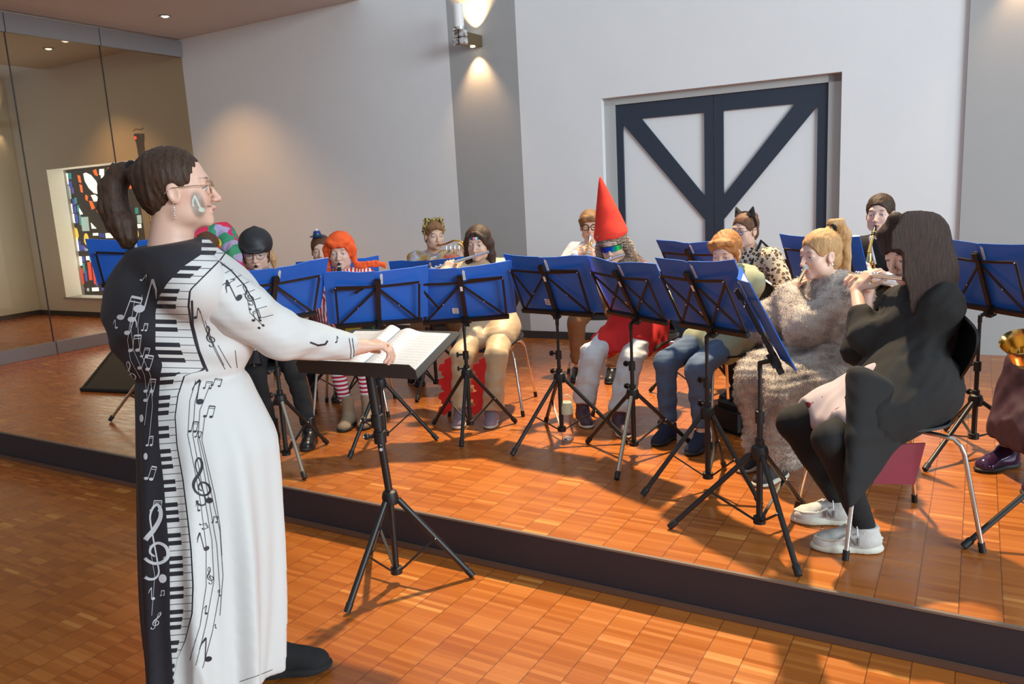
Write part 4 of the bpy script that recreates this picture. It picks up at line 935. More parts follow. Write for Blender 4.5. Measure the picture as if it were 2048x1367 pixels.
# ------------------------------------------------------------------ instruments
M_sil = mat('silver_plate', (.82, .80, .78), .16, 1); M_gold = mat('gold_lacquer', (.85, .55, .18), .18, 1); M_ebony = mat('ebony', srgb(22, 20, 22), .25)
def flute(label, mouth, d, L=.62, mo=.09, group='silver flutes'):
    d = nrm(d); s = nrm(np.cross(d, Z)); u = np.cross(s, d); a = np.array(mouth)-d*mo
    t = thing('flute', label, 'flute', a, group)
    MB().tube([a, a+d*L], .0095, 16).build('tube', M_sil, t)
    for q0_, q1_ in ((-.002, .004), (.20, .235), (.50, .52)): MB().tube([a+d*q0_, a+d*q1_], .0108, 16).build('joint_ring', M_sil, t)
    MB().ball(a+d*mo+u*.010, (.014, .012, .003), 12, (d, s, u)).build('lip_plate', M_sil, t)
    for j in range(9):
        q = a+d*(.265+.031*j)+u*.0105; MB().lathe([(0, 0), (.0078, 0), (.0078, .003), (.006, .0045), (0, .004)], q, u, 12).build('key', M_sil, t)
    m = MB(); m.tube([a+d*.25+s*.011+u*.006, a+d*.56+s*.011+u*.006], .002, 6); m.build('key_rod', M_sil, t)
    return t
def clarinet(label, mouth, d, group='black clarinets', L=.60):
    d = nrm(d); s = nrm(np.cross(d, (0, 1, 0))); u = np.cross(s, d); a = np.array(mouth)-d*.008; t = thing('clarinet', label, 'clarinet', a, group)
    MB().lathe([(.0, 0), (.006, 0), (.013, .045), (.0135, .07), (.0, .07)], a, d, 16).build('mouthpiece', M_ebony, t)
    MB().lathe([(.0135, .07), (.0155, .085), (.0145, .12), (.0135, .125), (.013, L-.1), (.016, L-.08), (.02, L-.06), (.034, L), (.031, L), (.0, L-.08)], a, d, 18).build('body_tube', M_ebony, t)
    for z in (.024, .07, .125, .33, L-.09): MB().lathe([(.010 if z < .05 else .0138, 0), (.0165, 0), (.0165, .009), (.0138, .009)], a+d*z, d, 16).build('ring', M_sil, t)
    for j in range(8):
        q = a+d*(.16+.036*j)-V(0, 1, 0)*.014; MB().lathe([(0, 0), (.0075, 0), (.0075, .003), (0, .004)], q, (0, -1, 0), 10).build('key', M_sil, t)
    m = MB(); m.tube([a+d*.15+s*.015, a+d*.32+s*.015], .002, 6); m.tube([a+d*.15-s*.015, a+d*.45-s*.015], .002, 6); m.build('key_rod', M_sil, t)
    return t
def loop(c, u, v, ru, rv, a0, a1, n=20): return [c+u*ru*math.cos(a)+v*rv*math.sin(a) for a in np.linspace(a0, a1, n)]
def trumpet(label, mouth, d, cat='trumpet', L=.46, matl=None, side=None):
    d = nrm(d); s = nrm(side if side is not None else np.cross(d, Z)); u = np.cross(s, d); a = np.array(mouth); M_ = matl or M_gold; t = thing(cat, label, cat, a)
    MB().lathe([(.009, 0), (.0135, 0), (.013, .012), (.006, .03), (.005, .075)], a, d, 16).build('mouthpiece', M_sil, t)
    MB().tube([a+d*.07, a+d*.30], .006, 10).build('lead_pipe', M_, t)
    MB().tube([a+d*.08-u*.05]+[a+d*.12-u*.05, a+d*.32-u*.05]+loop(a+d*.32-u*.025, d, u, .03, .025, -PI/2, PI/2, 8), .006, 10).build('tuning_slide', M_, t)
    m = MB(); m.tube(loop(a+d*.10-u*.025+s*.02, -d, u, .035, .03, -PI/2, PI/2, 8)[::-1], .006, 10); m.build('bell_bow', M_, t)
    MB().lathe([(.007, .10), (.0085, .28), (.012, .36), (.022, .42), (.040, .45), (.061, L), (.058, L+.001), (.036, .445), (.0, .38)], a+u*.005+s*.02, d, 26).build('bell', M_, t)
    for j in range(3):
        q = a+d*(.17+.026*j)+s*.01; m = MB(); m.tube([q-u*.085, q+u*.03], .0105, 12); m.tube([q+u*.03, q+u*.05], .003, 8); m.lathe([(0, 0), (.008, 0), (.008, .004), (0, .005)], q+u*.05, u, 12); m.build('valve', M_sil, t)
    return t
def saxophone(label, mouth, neckdir, body, bellc, belld, side):
    """mouth -> neck -> body tube down -> bow -> bell"""
    t = thing('saxophone', label, 'saxophone', body[1]); side = nrm(side); a = np.array(mouth)
    top, bot = np.array(body[0]), np.array(body[1]); nd = nrm(neckdir)
    MB().tube([a, a+nd*.03, a+nd*.07], [.007, .012, .012], 12).build('mouthpiece', M_ebony, t); MB().tube([a+nd*.045, a+nd*.055], .0145, 12).build('ligature', M_gold, t)
    MB().tube([a+nd*.06, a+nd*.13, lerp(a+nd*.2, top, .45)+Z*.01, top+nrm(top-bot)*.03, top], [.008, .009, .011, .012, .013], 12).build('neck', M_gold, t)
    bd = nrm(bot-top); bc = np.array(bellc); w = bc-bot; w = w-bd*np.dot(w, bd); off = nrm(w)
    R = .045
    path = [top, lerp(top, bot, .5), bot]+[bot+off*R+(-off*R*math.cos(x)+bd*R*1.3*math.sin(x)) for x in np.linspace(.2, PI-.2, 8)]
    e = bot+off*2*R; rs = [.014, .02, .027]+list(np.linspace(.028, .036, 8)); be = nrm(belld)
    path += [e-bd*.05, lerp(e-bd*.12, bc-be*.09, .5), bc-be*.09]; rs += [.038, .042, .047]
    MB().tube(path, rs, 20).build('body_tube', M_gold, t)
    MB().lathe([(.047, -.09), (.052, -.05), (.060, -.02), (.0725, 0), (.0745, .002), (.072, .004), (.055, -.018), (.045, -.06), (.0, -.11)], bc, be, 32).build('bell', M_gold, t)
    for j in range(9):
        q = lerp(top, bot, .08+.1*j); rr = .016+.0015*j; n = nrm(side+off*.2); MB().lathe([(0, .002), (rr*.8, .002), (rr*.8, .006), (rr*.5, .008), (0, .008)], q+n*(rr), n, 14).build('key_cup', M_gold, t)
    m = MB(); m.tube([lerp(top, bot, .05)+side*.03, lerp(top, bot, .95)+side*.042], .0028, 8); m.tube([lerp(top, bot, .1)+side*.022-off*.02, lerp(top, bot, .9)+side*.03-off*.02], .0028, 8); m.build('key_rod', M_gold, t)
    m = MB(); q = lerp(e, bc, .25); m.lathe([(0, 0), (.024, 0), (.024, .005), (.018, .009), (0, .009)], q+side*.045, side, 18); m.build('low_key_cup', M_gold, t)
    q = lerp(e, bc, .62); MB().lathe([(0, 0), (.022, 0), (.022, .005), (.016, .009), (0, .009)], q+side*.05, side, 18).build('low_key_cup', M_gold, t)
    return t
def french_horn(label, mouth, c, u, v):
    t = thing('french_horn', label, 'french horn', c); u, v = nrm(u), nrm(v); n = np.cross(u, v); c = np.array(c)
    MB().lathe([(.009, 0), (.012, 0), (.010, .012), (.005, .04)], mouth, nrm(c+v*.1-mouth), 14).build('mouthpiece', M_sil, t)
    MB().tube([np.array(mouth)+nrm(c+v*.1-mouth)*.03, lerp(mouth, c+v*.12-u*.02, .6), c+v*.135]+loop(c, u, v, .135, .135, PI/2, -PI, 22), .007, 10).build('main_tube', M_gold, t)
    MB().tube(loop(c+n*.02, u, v, .11, .12, -PI, 1.2, 24), .010, 10).build('outer_tube', M_gold, t)
    MB().tube(loop(c-n*.012, u, v, .07, .075, 0, 2*PI, 20)[:-1], .0065, 8, closed=True).build('inner_tube', M_sil, t)
    for j in range(4):
        q = c+u*(-.05+.033*j)+v*.015; MB().tube([q-n*.03, q+n*.03], .017, 14).build('rotor', M_sil, t); MB().tube([q+v*.02+n*.02, q+v*.07+n*.03, q+v*.09+n*.02], .0035, 8).build('lever', M_sil, t)
        MB().tube(loop(q+v*-.03, u, v, .012, .04, PI, 2*PI, 8), .005, 8).build('slide', M_gold, t)
    bd = nrm(-u*.5-v*.6+n*.5); MB().lathe([(.012, -.26), (.02, -.16), (.035, -.08), (.07, -.03), (.13, .0), (.145, .01), (.142, .012), (.1, -.01), (.0, -.08)], c+bd*.17, bd, 32).build('bell', M_gold, t)
    return t
# ------------------------------------------------------------------ cloth materials
def stripes(name, c1, c2, per, axis_=2, rough=.85):
    def f(t):
        s = t.sep(t.coord('Object')); n = t.noise(t.coord('Object'), 6, 2)
        v = t.math('ADD', t.math('DIVIDE', s[axis_], per), t.math('MULTIPLY', n, .8)); t.l(t.mix(t.math('GREATER_THAN', t.math('FRACT', v), .5), c1, c2), t.b.inputs[0])
    return mat(name, c1, rough, 0, f)
def leopardf(base, spot, mid, sc):
    def f(t):
        v = t.n('ShaderNodeTexVoronoi'); v.inputs['Scale'].default_value = sc; co = t.coord('Object'); t.l(co, v.inputs[0]); n = t.noise(co, sc*2.2, 2)
        d = t.math('ADD', v.outputs[0], t.math('MULTIPLY', t.math('SUBTRACT', n, .5), .55))
        t.l(t.ramp(d, [(0, mid), (.22, spot), (.44, base)], 'CONSTANT'), t.b.inputs[0]); t.bump(t.noise(co, 300, 2), .4, .004)
    return f
M_leo = mat('leopard_fur', (.6, .5, .4), .9, 0, leopardf(srgb(196, 176, 150), srgb(34, 27, 25), srgb(150, 108, 66), 42))
M_leo2 = mat('leopard_plush', (.6, .5, .3), .9, 0, leopardf(srgb(170, 146, 84), srgb(30, 28, 22), srgb(60, 52, 30), 60))
def furf(t):
    co = t.coord('Object'); n = t.noise(co, 9, 5, .65); n2 = t.noise(t.coord('Object', (110, 110, 60)), 3, 4, .7); n3 = t.noise(co, 3.5, 2)
    f = t.math('ADD', t.math('MULTIPLY', n, .6), t.math('MULTIPLY', n2, .4)); c = t.ramp(f, [(.34, srgb(112, 102, 98)), (.44, srgb(170, 156, 146)), (.52, srgb(214, 200, 186)), (.66, srgb(246, 236, 222))])
    t.l(t.mix(t.math('MULTIPLY', n3, .35), c, srgb(96, 90, 90)), t.b.inputs[0]); t.bump(t.math('ADD', n2, t.math('MULTIPLY', n, .5)), .6, .007)
M_fur = mat('grey_plush_fur', (.35, .3, .28), .95, 0, furf, Sheen_Weight=.4)
def jeans(name, a, b):
    def f(t):
        co = t.coord('Object'); n = t.noise(co, 7, 4); w = t.noise(t.coord('Object', (300, 300, 300)), 1, 2); t.l(t.mix(t.math('ADD', t.math('MULTIPLY', n, .8), t.math('MULTIPLY', w, .2)), a, b), t.b.inputs[0]); t.bump(t.noise(co, 40, 4), .25, .004)
    return mat(name, a, .85, 0, f)
def harlequin(t):
    v = t.n('ShaderNodeTexVoronoi'); v.inputs['Scale'].default_value = 9; v.distance = 'MANHATTAN'; t.l(t.coord('Object'), v.inputs[0]); s = t.sep(v.outputs['Color'])
    t.l(t.ramp(s[0], [(0, srgb(205, 40, 120)), (.3, srgb(50, 140, 100)), (.48, srgb(180, 166, 204)), (.62, srgb(214, 40, 80)), (.76, srgb(60, 150, 110))], 'CONSTANT'), t.b.inputs[0])
M_harl = mat('harlequin_cloth', (.5, .2, .4), .7, 0, harlequin)
def redstripe(t):
    co = t.coord('Object'); s = t.sep(co); n = t.noise(co, 5, 2); v = t.math('ADD', t.math('MULTIPLY', t.math('ADD', s[0], t.math('MULTIPLY', s[2], .35)), 48), t.math('MULTIPLY', n, 3.5)); t.l(t.mix(t.math('GREATER_THAN', t.math('FRACT', v), .5), srgb(190, 30, 44), (.72, .70, .70)), t.b.inputs[0])
M_rstr = mat('red_striped_cotton', (.5, .1, .1), .85, 0, redstripe)
M_leg_rstr = stripes('striped_leggings', srgb(178, 28, 56), (.75, .72, .76), .026)
M_blk = fabric('black_cotton', srgb(26, 25, 27), .9, .2); M_blk2 = fabric('black_wool', srgb(30, 28, 28), .92, .25); M_white = fabric('white_cotton', (.72, .72, .75), .85, .05)
M_beige = fabric('beige_satin', srgb(196, 172, 138), .5, .15, .1); M_red = fabric('red_felt', srgb(206, 30, 26), .75, .1); M_dred = fabric('dark_red_lining', srgb(120, 22, 40), .7, .1)
M_redcap = fabric('orange_red_felt', srgb(228, 48, 26), .8, .06); M_green = fabric('dark_green_cotton', srgb(20, 76, 46), .85); M_olive = fabric('grey_green_fleece', srgb(150, 154, 128), .9, .1)
M_tan = fabric('brown_twill', srgb(128, 92, 58), .85); M_purp = fabric('purple_brocade', srgb(66, 38, 52), .7, .5, .3, 40); M_greyshirt = fabric('grey_jersey', srgb(176, 164, 172), .85, .05)
M_gold_c = mat('gold_silver_lame', (.6, .55, .45), .3, .6, lambda t: (t.l(t.ramp(t.noise(t.coord('Object'), 14, 3), [(.4, srgb(190, 190, 196)), (.6, srgb(190, 150, 80))]), t.b.inputs[0]), t.bump(t.noise(t.coord('Object'), 60, 3), .6, .01)))
M_jl = jeans('light_denim', srgb(178, 184, 194), srgb(212, 214, 216)); M_jb = jeans('blue_denim', srgb(48, 66, 98), srgb(98, 120, 150))
M_rub = mat('white_rubber', srgb(206, 202, 186), .6); M_rubd = mat('dark_rubber', srgb(40, 36, 36), .6); M_suede = fabric('beige_suede', srgb(150, 130, 106), .9, .15); M_navy_s = fabric('navy_suede', srgb(34, 42, 66), .9, .2)
M_psh = fabric('dark_purple_leather', srgb(70, 48, 62), .5, .2); M_lil = fabric('lilac_canvas', srgb(146, 128, 142), .85, .15); M_lea = mat('black_leather', srgb(24, 24, 26), .3); M_pat = mat('purple_patent', srgb(70, 44, 74), .12, .3)
M_wht_s = fabric('white_grey_mesh', srgb(196, 192, 186), .7, .15, .5, 60)
H_dk = hairmat('dark_brown_hair', srgb(62, 42, 30)); H_vdk = hairmat('deep_brown_hair', srgb(50, 30, 22), .6); H_bl = hairmat('blonde_hair', srgb(184, 142, 96), .3); H_gi = hairmat('ginger_hair', srgb(170, 112, 62), .35)
H_lb = hairmat('light_brown_hair', srgb(134, 98, 64), .35); H_mb = hairmat('medium_brown_hair', srgb(96, 62, 42), .4); H_wig = hairmat('orange_wig', srgb(240, 92, 40), .25, (70, 70, 14), .7); H_cur = hairmat('curly_grey_brown_hair', srgb(150, 128, 108), .6, (40, 40, 40), .7)
GS = (.60, .39, .29)
# ------------------------------------------------------------------ helpers for seated players
def seat(x, y, k): return V(x, y, .62+.118*k)
def mouth_of(H, hf, tilt, hs, roll=0):
    hf = nrm((hf[0], hf[1], 0)); hr = V(hf[1], -hf[0], 0); fy = hf*math.cos(tilt)-Z*math.sin(tilt); up = hf*math.sin(tilt)+Z*math.cos(tilt)
    up2 = up*math.cos(roll)-hr*math.sin(roll); return np.array(H)+(fy*.097-up2*.0655)*hs, fy, hr
def flute_hands(m, d, fwd, k, a=.17, b=.42):
    d = nrm(d); fwd = nrm(fwd); L_ = m+d*a; R_ = m+d*b
    lw = L_+fwd*.055*k-Z*.062*k+d*.02; rw = R_-fwd*.045*k-Z*.075*k+d*.02
    return [lw, rw], [(nrm(Z*.85-fwd*.55-d*.25), -fwd-Z*.2, [.95, .95, 1.0, 1.0]), (nrm(Z*.8+fwd*.62-d*.2), fwd-Z*.35, [.9, .95, 1.0, .95])]
def pipe_hands(m, d, f, r, k, a=.18, b=.36, side=.055):
    A = m+d*a; B = m+d*b
    return [A-r*side*1.15*k+f*.012-Z*.03, B+r*side*1.15*k+f*.012-Z*.03], [(nrm(r*.85+Z*.3+f*.25), nrm(-f+r*.2), [.7, .75, .8, .85]), (nrm(-r*.85+Z*.3+f*.25), nrm(-f-r*.2), [.7, .75, .8, .85])]
def top(p, name, m, grow=.012, sleeve=1., loose=1., noise=.004, seed=1, fn=None, mi=None, mats=None, **kw):
    F = top_field(p, grow, sleeve, loose, **kw)
    if fn: fn(F)
    F.noise(noise, 26, seed)
    return F.build(name, mats or m, p.root, 1, mi=mi)
def pants(p, m, g=.010, length=.93, flare=1., noise=.004, name='trousers', seed=2, fn=None):
    F = trousers_field(p, g, length, flare)
    if fn: fn(F)
    for i in range(2): q = lerp(p.kn[i], p.an[i], length+.03); F.half(q, p.an[i]-p.kn[i])
    F.noise(noise, 30, seed); return F.build(name, m, p.root, 1)
def hair(p, m, fn, name='hair', ext=0, amp=.0025, f=120, st=(1, 1, .25), seed=5, res=.0045, th=.012, front=0, cap=True):
    F = hair_field(p, res, ext)
    if cap: hcap(p, F, th, front)
    if fn: fn(F)
    F.noise(amp, f, seed, st); return F.build(name, m, p.root, 1)
def strands(F, p, pts, r, k=.01):
    P = [p.hl(*q) for q in pts]
    for i in range(len(P)-1): F.cone(P[i], P[i+1], (r[i] if hasattr(r, '__len__') else r)*p.hs, (r[i+1] if hasattr(r, '__len__') else r)*p.hs, k)
# ------------------------------------------------------------------ 1 player in red with pointed hat, flute
Hd = atd(1226, 489, 4.62); hf = (-.38, -.92); bf = (-.5, -.86); k = 1.42/1.7; m, fy, hr = mouth_of(Hd, hf, .22, .93)
fd = nrm(hr*.92-Z*.26+fy*.10); hh, hfr = flute_hands(m, fd, nrm(V(*hf, 0)), k)
p = person('person in a tall red pointed hat, mirrored sunglasses and red tunic playing a silver flute', 1.42, Hd, hf, seat(.78, 4.72, k), bf, [(.585, 4.33, ST), (.40, 4.56, ST)], hh, .93, .22, roll=-.12, hands_fr=hfr, skin=GS, toes=(.1, -1))
top(p, 'shirt', M_beige, .008); F = top_field(p, .016, 0, arms=False); F.profile([(.60, p.pel[0]-.05, p.pel[1]-.08, .20, .19), (.78, p.pel[0], p.pel[1], .17, .15), (1.0, p.ch[0], p.ch[1], .15, .12)], .03); F.cone(p.hip[0], lerp(p.hip[0], p.kn[0], .62), .10, .088, .03); F.cone(p.hip[1], lerp(p.hip[1], p.kn[1], .62), .10, .088, .03); F.noise(.006, 30, 3); F.build('red_tunic', M_red, p.root)
F = Field(p.ch-.25, p.ch+.28, (), .010); F.cone(p.nb-p.r*.09, p.nb+p.r*.09-Z*.02, .06, .06, .03); F.cone(p.nb+p.f*.05-p.r*.07, p.ch+p.f*.09-p.r*.06, .045, .05, .02); F.cone(p.nb+p.f*.05+p.r*.07, p.ch+p.f*.09+p.r*.06, .045, .05, .02); F.noise(.008, 60, 4); pile(F.build('fur_collar', H_cur, p.root), 3, .02, .0016)
pants(p, M_jl, .020, .86, 1.3, .007)
for i in range(2): shoe(p, i, M_psh, M_rub, boot=.06)
hair(p, H_cur, lambda F: [strands(F, p, [(s*.072, .0, .05), (s*.094, -.005, -.02), (s*.102, -.005, -.08), (s*.098, .015, -.14)], [.022, .024, .026, .022], .02) for s in (-1, 1)]+[F.cone(p.hl(-.055, .065, .075), p.hl(.055, .065, .075), .018, .018, .02)], ext=.1, amp=.010, f=150, st=(1, 1, 1), front=-.012)
F = Field(p.H-.15, p.H+V(.15, .15, .45), (), .007); tip = atd(1200, 353, 4.60)
F.cone(p.hl(0, -.010, .052), tip, .118*.93, .006, .01); F.ell(p.hl(0, .02, -.03), (.085, .12, .105), p.HR, .01, 's'); F.half(p.hl(0, .08, .055), -p.HR[2]-p.HR[1]*.15); F.noise(.003, 9, 9)
F.build('pointed_hat', M_redcap, p.root, 2)
m_ = MB(); gv = []
for j, zz in enumerate((.016, -.022)):
    for i in range(17):
        a = -1.15+2.3*i/16; gv.append(p.hl(.078*math.sin(a), .030+.072*math.cos(a), zz*(1-.25*abs(math.sin(a))**3)+(.012*math.exp(-(a/.16)**2) if j else 0)))
m_.add(gv, [(i, i+1, 18+i, 17+i) for i in range(16)])
def mirf(t):
    s = t.sep(t.coord('Object')); t.l(t.ramp(t.math('ADD', t.math('MULTIPLY', t.math('SUBTRACT', s[0], float(p.H[0])), 6), .5), [(.1, srgb(60, 40, 130)), (.36, srgb(20, 80, 150)), (.5, srgb(30, 190, 130)), (.66, srgb(60, 220, 120)), (.85, srgb(90, 50, 130))]), t.b.inputs[0])
o = m_.build('sunglasses', mat('mirrored_visor', (.1, .6, .4), .12, .75, mirf), p.root); MB().tube(gv[:17], .0025, 6).build('frame', M_ebony, o)
MB().tube([p.hl(-.078, .055, .014), p.hl(-.082, 0, .008)], .002, 6).build('temple', M_ebony, o); MB().tube([p.hl(.078, .055, .014), p.hl(.082, 0, .008)], .002, 6).build('temple', M_ebony, o)
flute('silver flute held by the person in the red pointed hat', m, fd)
chair(.80, 4.76, bf, 'black shell chair under the person in the red pointed hat')
# ------------------------------------------------------------------ 2 flute player with patterned headband
Hd = atd(957, 486, 4.98); hf = (-.28, -.96); bf = (-.15, -.99); k = 1.42/1.7; m, fy, hr = mouth_of(Hd, hf, .14, .93)
fd = nrm(hr*.95-Z*.24+fy*.05); m2 = m
hh, hfr = flute_hands(m, fd, nrm(V(*hf, 0)), k)
p = person('person in a beige satin costume with red fringe and a patterned headband playing flute', 1.42, Hd, hf, seat(-.12, 5.0, k), bf, [(-.145, 4.66, ST), (-.335, 4.69, ST)], hh, .93, .14, hands_fr=hfr, skin=(.58, .37, .27), toes=(-.1, -1), browc=(.08, .05, .04))
def tunic(F): F.cone(p.hip[0], lerp(p.hip[0], p.kn[0], .45), .115, .10, .04); F.cone(p.hip[1], lerp(p.hip[1], p.kn[1], .45), .115, .10, .04)
top(p, 'satin_tunic', M_beige, .02, 1, 1.2, .004, 4, tunic); pants(p, M_beige, .020, .93, 1.35, .004)
for i in range(2):
    shoe(p, i, M_lil, M_rub)
    mm = MB(); sd = -p.r if False else p.r
    for j in range(11):
        a = lerp(p.kn[i]+Z*.01, p.an[i]+Z*.03, j/11); b = lerp(p.kn[i]+Z*.01, p.an[i]+Z*.03, (j+1)/11); o_ = p.r*.045+p.f*.045; w1 = .055+.018*((j*5) % 3)
        mm.poly([a+o_, b+o_, b+o_+sd*w1*.55-Z*.045, a+o_+sd*w1-Z*.055, a+o_+sd*w1*.9-Z*.02], .004, p.f)
    mm.build('red_fringe', M_red, p.root, smooth=False)
mm = MB()
for j in range(5): q = p.wa+p.f*(.135)+p.r*(-.02+.012*j)+Z*.06; mm.poly([q, q+p.r*.012, q+p.r*.016-Z*(.10+.01*(j % 2)), q-Z*.1+p.r*.002], .004, p.f)
mm.build('red_neck_fringe', M_red, p.root, smooth=False)
hair(p, H_dk, lambda F: [strands(F, p, [(s*.055, -.0, .06), (s*.078, -.005, 0), (s*.082, -.005, -.08), (s*.085, -.0, -.155), (s*.085, .0, -.20)], [.028, .028, .028, .026, .012], .02) for s in (-1, 1)]+[strands(F, p, [(s*.012, .078, .085), (s*.048, .066, .05), (s*.068, .04, .0)], [.008, .012, .010], .015) for s in (-1, 1)]+[strands(F, p, [(0, -.08, 0), (0, -.085, -.15)], .05, .03)], ext=.14, amp=.0012)
def hbf(t):
    s = t.sep(t.coord('Object')); v = t.math('FRACT', t.math('MULTIPLY', s[0], 22)); t.l(t.ramp(v, [(0, srgb(50, 110, 90)), (.22, srgb(30, 30, 36)), (.3, srgb(200, 60, 150)), (.5, srgb(225, 180, 140)), (.68, srgb(30, 30, 36)), (.75, srgb(220, 220, 225))], 'CONSTANT'), t.b.inputs[0])
mm = MB(); hb = [[p.hl(.083*math.sin(a), -.012+.100*math.cos(a), .050+zz) for a in np.linspace(-1.5, 1.5, 21)] for zz in (-.009, .009)]
mm.add(hb[0]+hb[1], [(i, i+1, 22+i, 21+i) for i in range(20)]); mm.build('patterned_headband', mat('headband_print', (.5, .5, .5), .6, 0, hbf), p.root)
flute('silver flute held by the person in the patterned headband', m, fd)
chair(-.14, 5.03, (-.2, -.98), 'black shell chair under the person in the beige satin costume')
# ------------------------------------------------------------------ 3 ginger hair, hoodie, jeans
Hd = atd(1452, 504, 4.22); hf = (-.62, -.78); bf = (-.86, -.5); k = 1.45/1.7; m, fy, hr = mouth_of(Hd, hf, .32, .93)
fd = nrm(hr*.9-Z*.2+fy*.3); hh, hfr = flute_hands(m, fd, nrm(V(*hf, 0)), k)
p = person('person with ginger hair in a grey green hoodie and blue jeans behind a blue folder', 1.45, Hd, hf, seat(1.17, 4.25, k), bf, [(.97, 3.96, ST), (.83, 4.14, ST)], hh, .93, .32, hands_fr=hfr, skin=(.66, .44, .34), toes=(-.62, -.78), browc=(.25, .14, .08))
def hood(F): F.cone(p.nb-p.r*.07-p.f*.05, p.nb+p.r*.07-p.f*.05, .05, .05, .03); F.cone(p.hip[0], lerp(p.hip[0], p.kn[0], .3), .11, .10, .04); F.cone(p.hip[1], lerp(p.hip[1], p.kn[1], .3), .11, .10, .04)
top(p, 'hoodie', M_olive, .024, 1, 1.3, .007, 7, hood); pants(p, M_jb, .012, .90, 1., .005)
for i in range(2): shoe(p, i, M_navy_s, M_rubd); MB().ball(p.an[i]-p.toe[i]*.052-Z*.01, (.010, .02, .022), 10, (p.toe[i], nrm(np.cross(Z, p.toe[i])), Z)).build('white_heel_tab', M_rub, p.root)
hair(p, H_gi, lambda F: [F.ell(p.hl(0, -.075, -.02), .05, None, .03), strands(F, p, [(-.06, .04, .06), (-.078, .03, 0), (-.075, .03, -.05)], [.016, .012, .005], .01), strands(F, p, [(-.05, .06, .085), (.0, .088, .09), (.05, .07, .075), (.078, .02, .03)], [.018, .02, .018, .012], .02), F.cone(p.hl(.06, -.06, -.05), p.hl(.075, -.03, -.16), .026, .012, .02)], ext=.06, amp=.003, f=50, st=(1, 1, 1))
flute('silver flute mostly hidden behind the folder of the ginger haired person', m, fd)
chair(1.14, 4.25, (-.92, -.38), 'black shell chair under the person in blue jeans')
# ------------------------------------------------------------------ 4 grey fur costume, blonde ponytail
Hd = atd(1640, 508, 3.65); hf = (-.96, -.28); bf = (-.93, -.36); k = 1.52/1.7; m, fy, hr = mouth_of(Hd, hf, .12, .96)
fd = nrm(atd(1574, 612, 4.05)-m); m4 = m; hh, hfr = flute_hands(m, fd, nrm(V(*hf, 0)), k, .15, .33)
p = person('person with a blonde ponytail in a grey plush fur costume playing flute', 1.52, Hd, hf, seat(1.58, 3.68, k), bf, [(1.20, 3.47, ST), (1.18, 3.66, ST)], hh, .96, .12, hands_fr=hfr, skin=(.66, .43, .33), elbow=[V(-.2, -.9, -.7), V(-.4, .6, -.8)], toes=(-.8, -.6), browc=(.30, .19, .12), lids=.35)
F = top_field(p, .030, 1, 1.5); F.cone(p.nb-p.f*.09-p.r*.07-Z*.05, p.nb-p.f*.09+p.r*.07-Z*.05, .058, .058, .04); F.ell(p.wa+p.f*.03-Z*.03, (.19, .19, .13), None, .05)
for i in range(2): F.cone(p.el[i], p.wr[i]-nrm(p.wr[i]-p.el[i])*.03, .088, .062, .03); F.half(p.wr[i]-nrm(p.wr[i]-p.el[i])*.012, nrm(p.wr[i]-p.el[i])) if False else None
F.noise(.009, 14, 11); pile(F.build('fur_jacket', M_fur, p.root), 5, .010, .0013, (0, 0, -1.))
F = trousers_field(p, .045, .9, 1.0); 
for i in range(2): F.cone(lerp(p.hip[i], p.kn[i], .5)-Z*.02, p.kn[i]-Z*.03, .12, .13, .05); F.cone(p.kn[i]-Z*.03, lerp(p.kn[i], p.an[i], .85)-p.f*.03, .125, .09, .04)
F.cone(p.kn[0]-Z*.1, lerp(p.an[0], p.kn[0], .25)-p.f*.02, .13, .10, .05)
for i in range(2): F.half(p.an[i]-Z*.02, -Z)
F.noise(.018, 13, 13); pile(F.build('fur_trousers', M_fur, p.root), 5, .010, .0013, (0, 0, -1.))
for i in range(2): shoe(p, i, fabric('charcoal_canvas', srgb(58, 54, 58), .85), M_rub, laces=M_rubd)
hair(p, H_bl, lambda F: [strands(F, p, [(0, -.06, .10), (0, -.085, .135), (0, -.12, .13), (0, -.15, .06), (0, -.15, -.04), (0, -.14, -.14), (.0, -.11, -.20)], [.016, .02, .026, .03, .032, .028, .012], .015), F.ell(p.hl(0, -.05, -.03), (.055, .045, .06), p.HR, .02)], ext=.14, th=.007)
MB().tube([p.hl(.018*math.cos(a), -.078+.008*math.sin(a), .118+.012*math.sin(a)) for a in np.linspace(0, 2*PI, 14)[:-1]], .011, 8, closed=True).build('black_scrunchie', M_blk, p.root)
MB().ball(p.hl(-.080, -.002, -.045), .0062, 12).build('pearl_earring', mat('pearl', (.9, .88, .86), .15), p.root)
flute('silver flute held by the person in the grey fur costume', m, fd, mo=.045)
chair(1.56, 3.68, (-.93, -.36), 'black shell chair under the person in the grey fur costume')
# ------------------------------------------------------------------ 5 black coat, long dark hair
Hd = atd(1818, 503, 2.98); hf = (-.93, -.36); bf = (-.99, -.10); k = 1.60/1.7; m, fy, hr = mouth_of(Hd, hf, .36, .97)
fd = nrm(atd(1700, 548, 3.48)-m); m5 = m; hh, hfr = flute_hands(m, fd, nrm(V(-.95, -.1, 0)), k, .26, .38)
p = person('person with very long dark brown hair in a black coat and white trainers playing flute', 1.60, Hd, hf, seat(1.47, 2.88, k), bf, [(1.255, 2.70, ST), (1.27, 2.95, ST)], hh, .97, .36, hands_fr=hfr, skin=(.66, .44, .35), elbow=[V(-.7, -.25, -.8), V(-.3, .5, -1)], shw=.145, shd=.095, arm=1.1, toes=(-.97, .22), browc=(.08, .05, .04))
F = top_field(p, .012, .62, 1.15); 
for i in range(2): F.cone(p.el[i], lerp(p.el[i], p.wr[i], .36), .068, .056, .03)
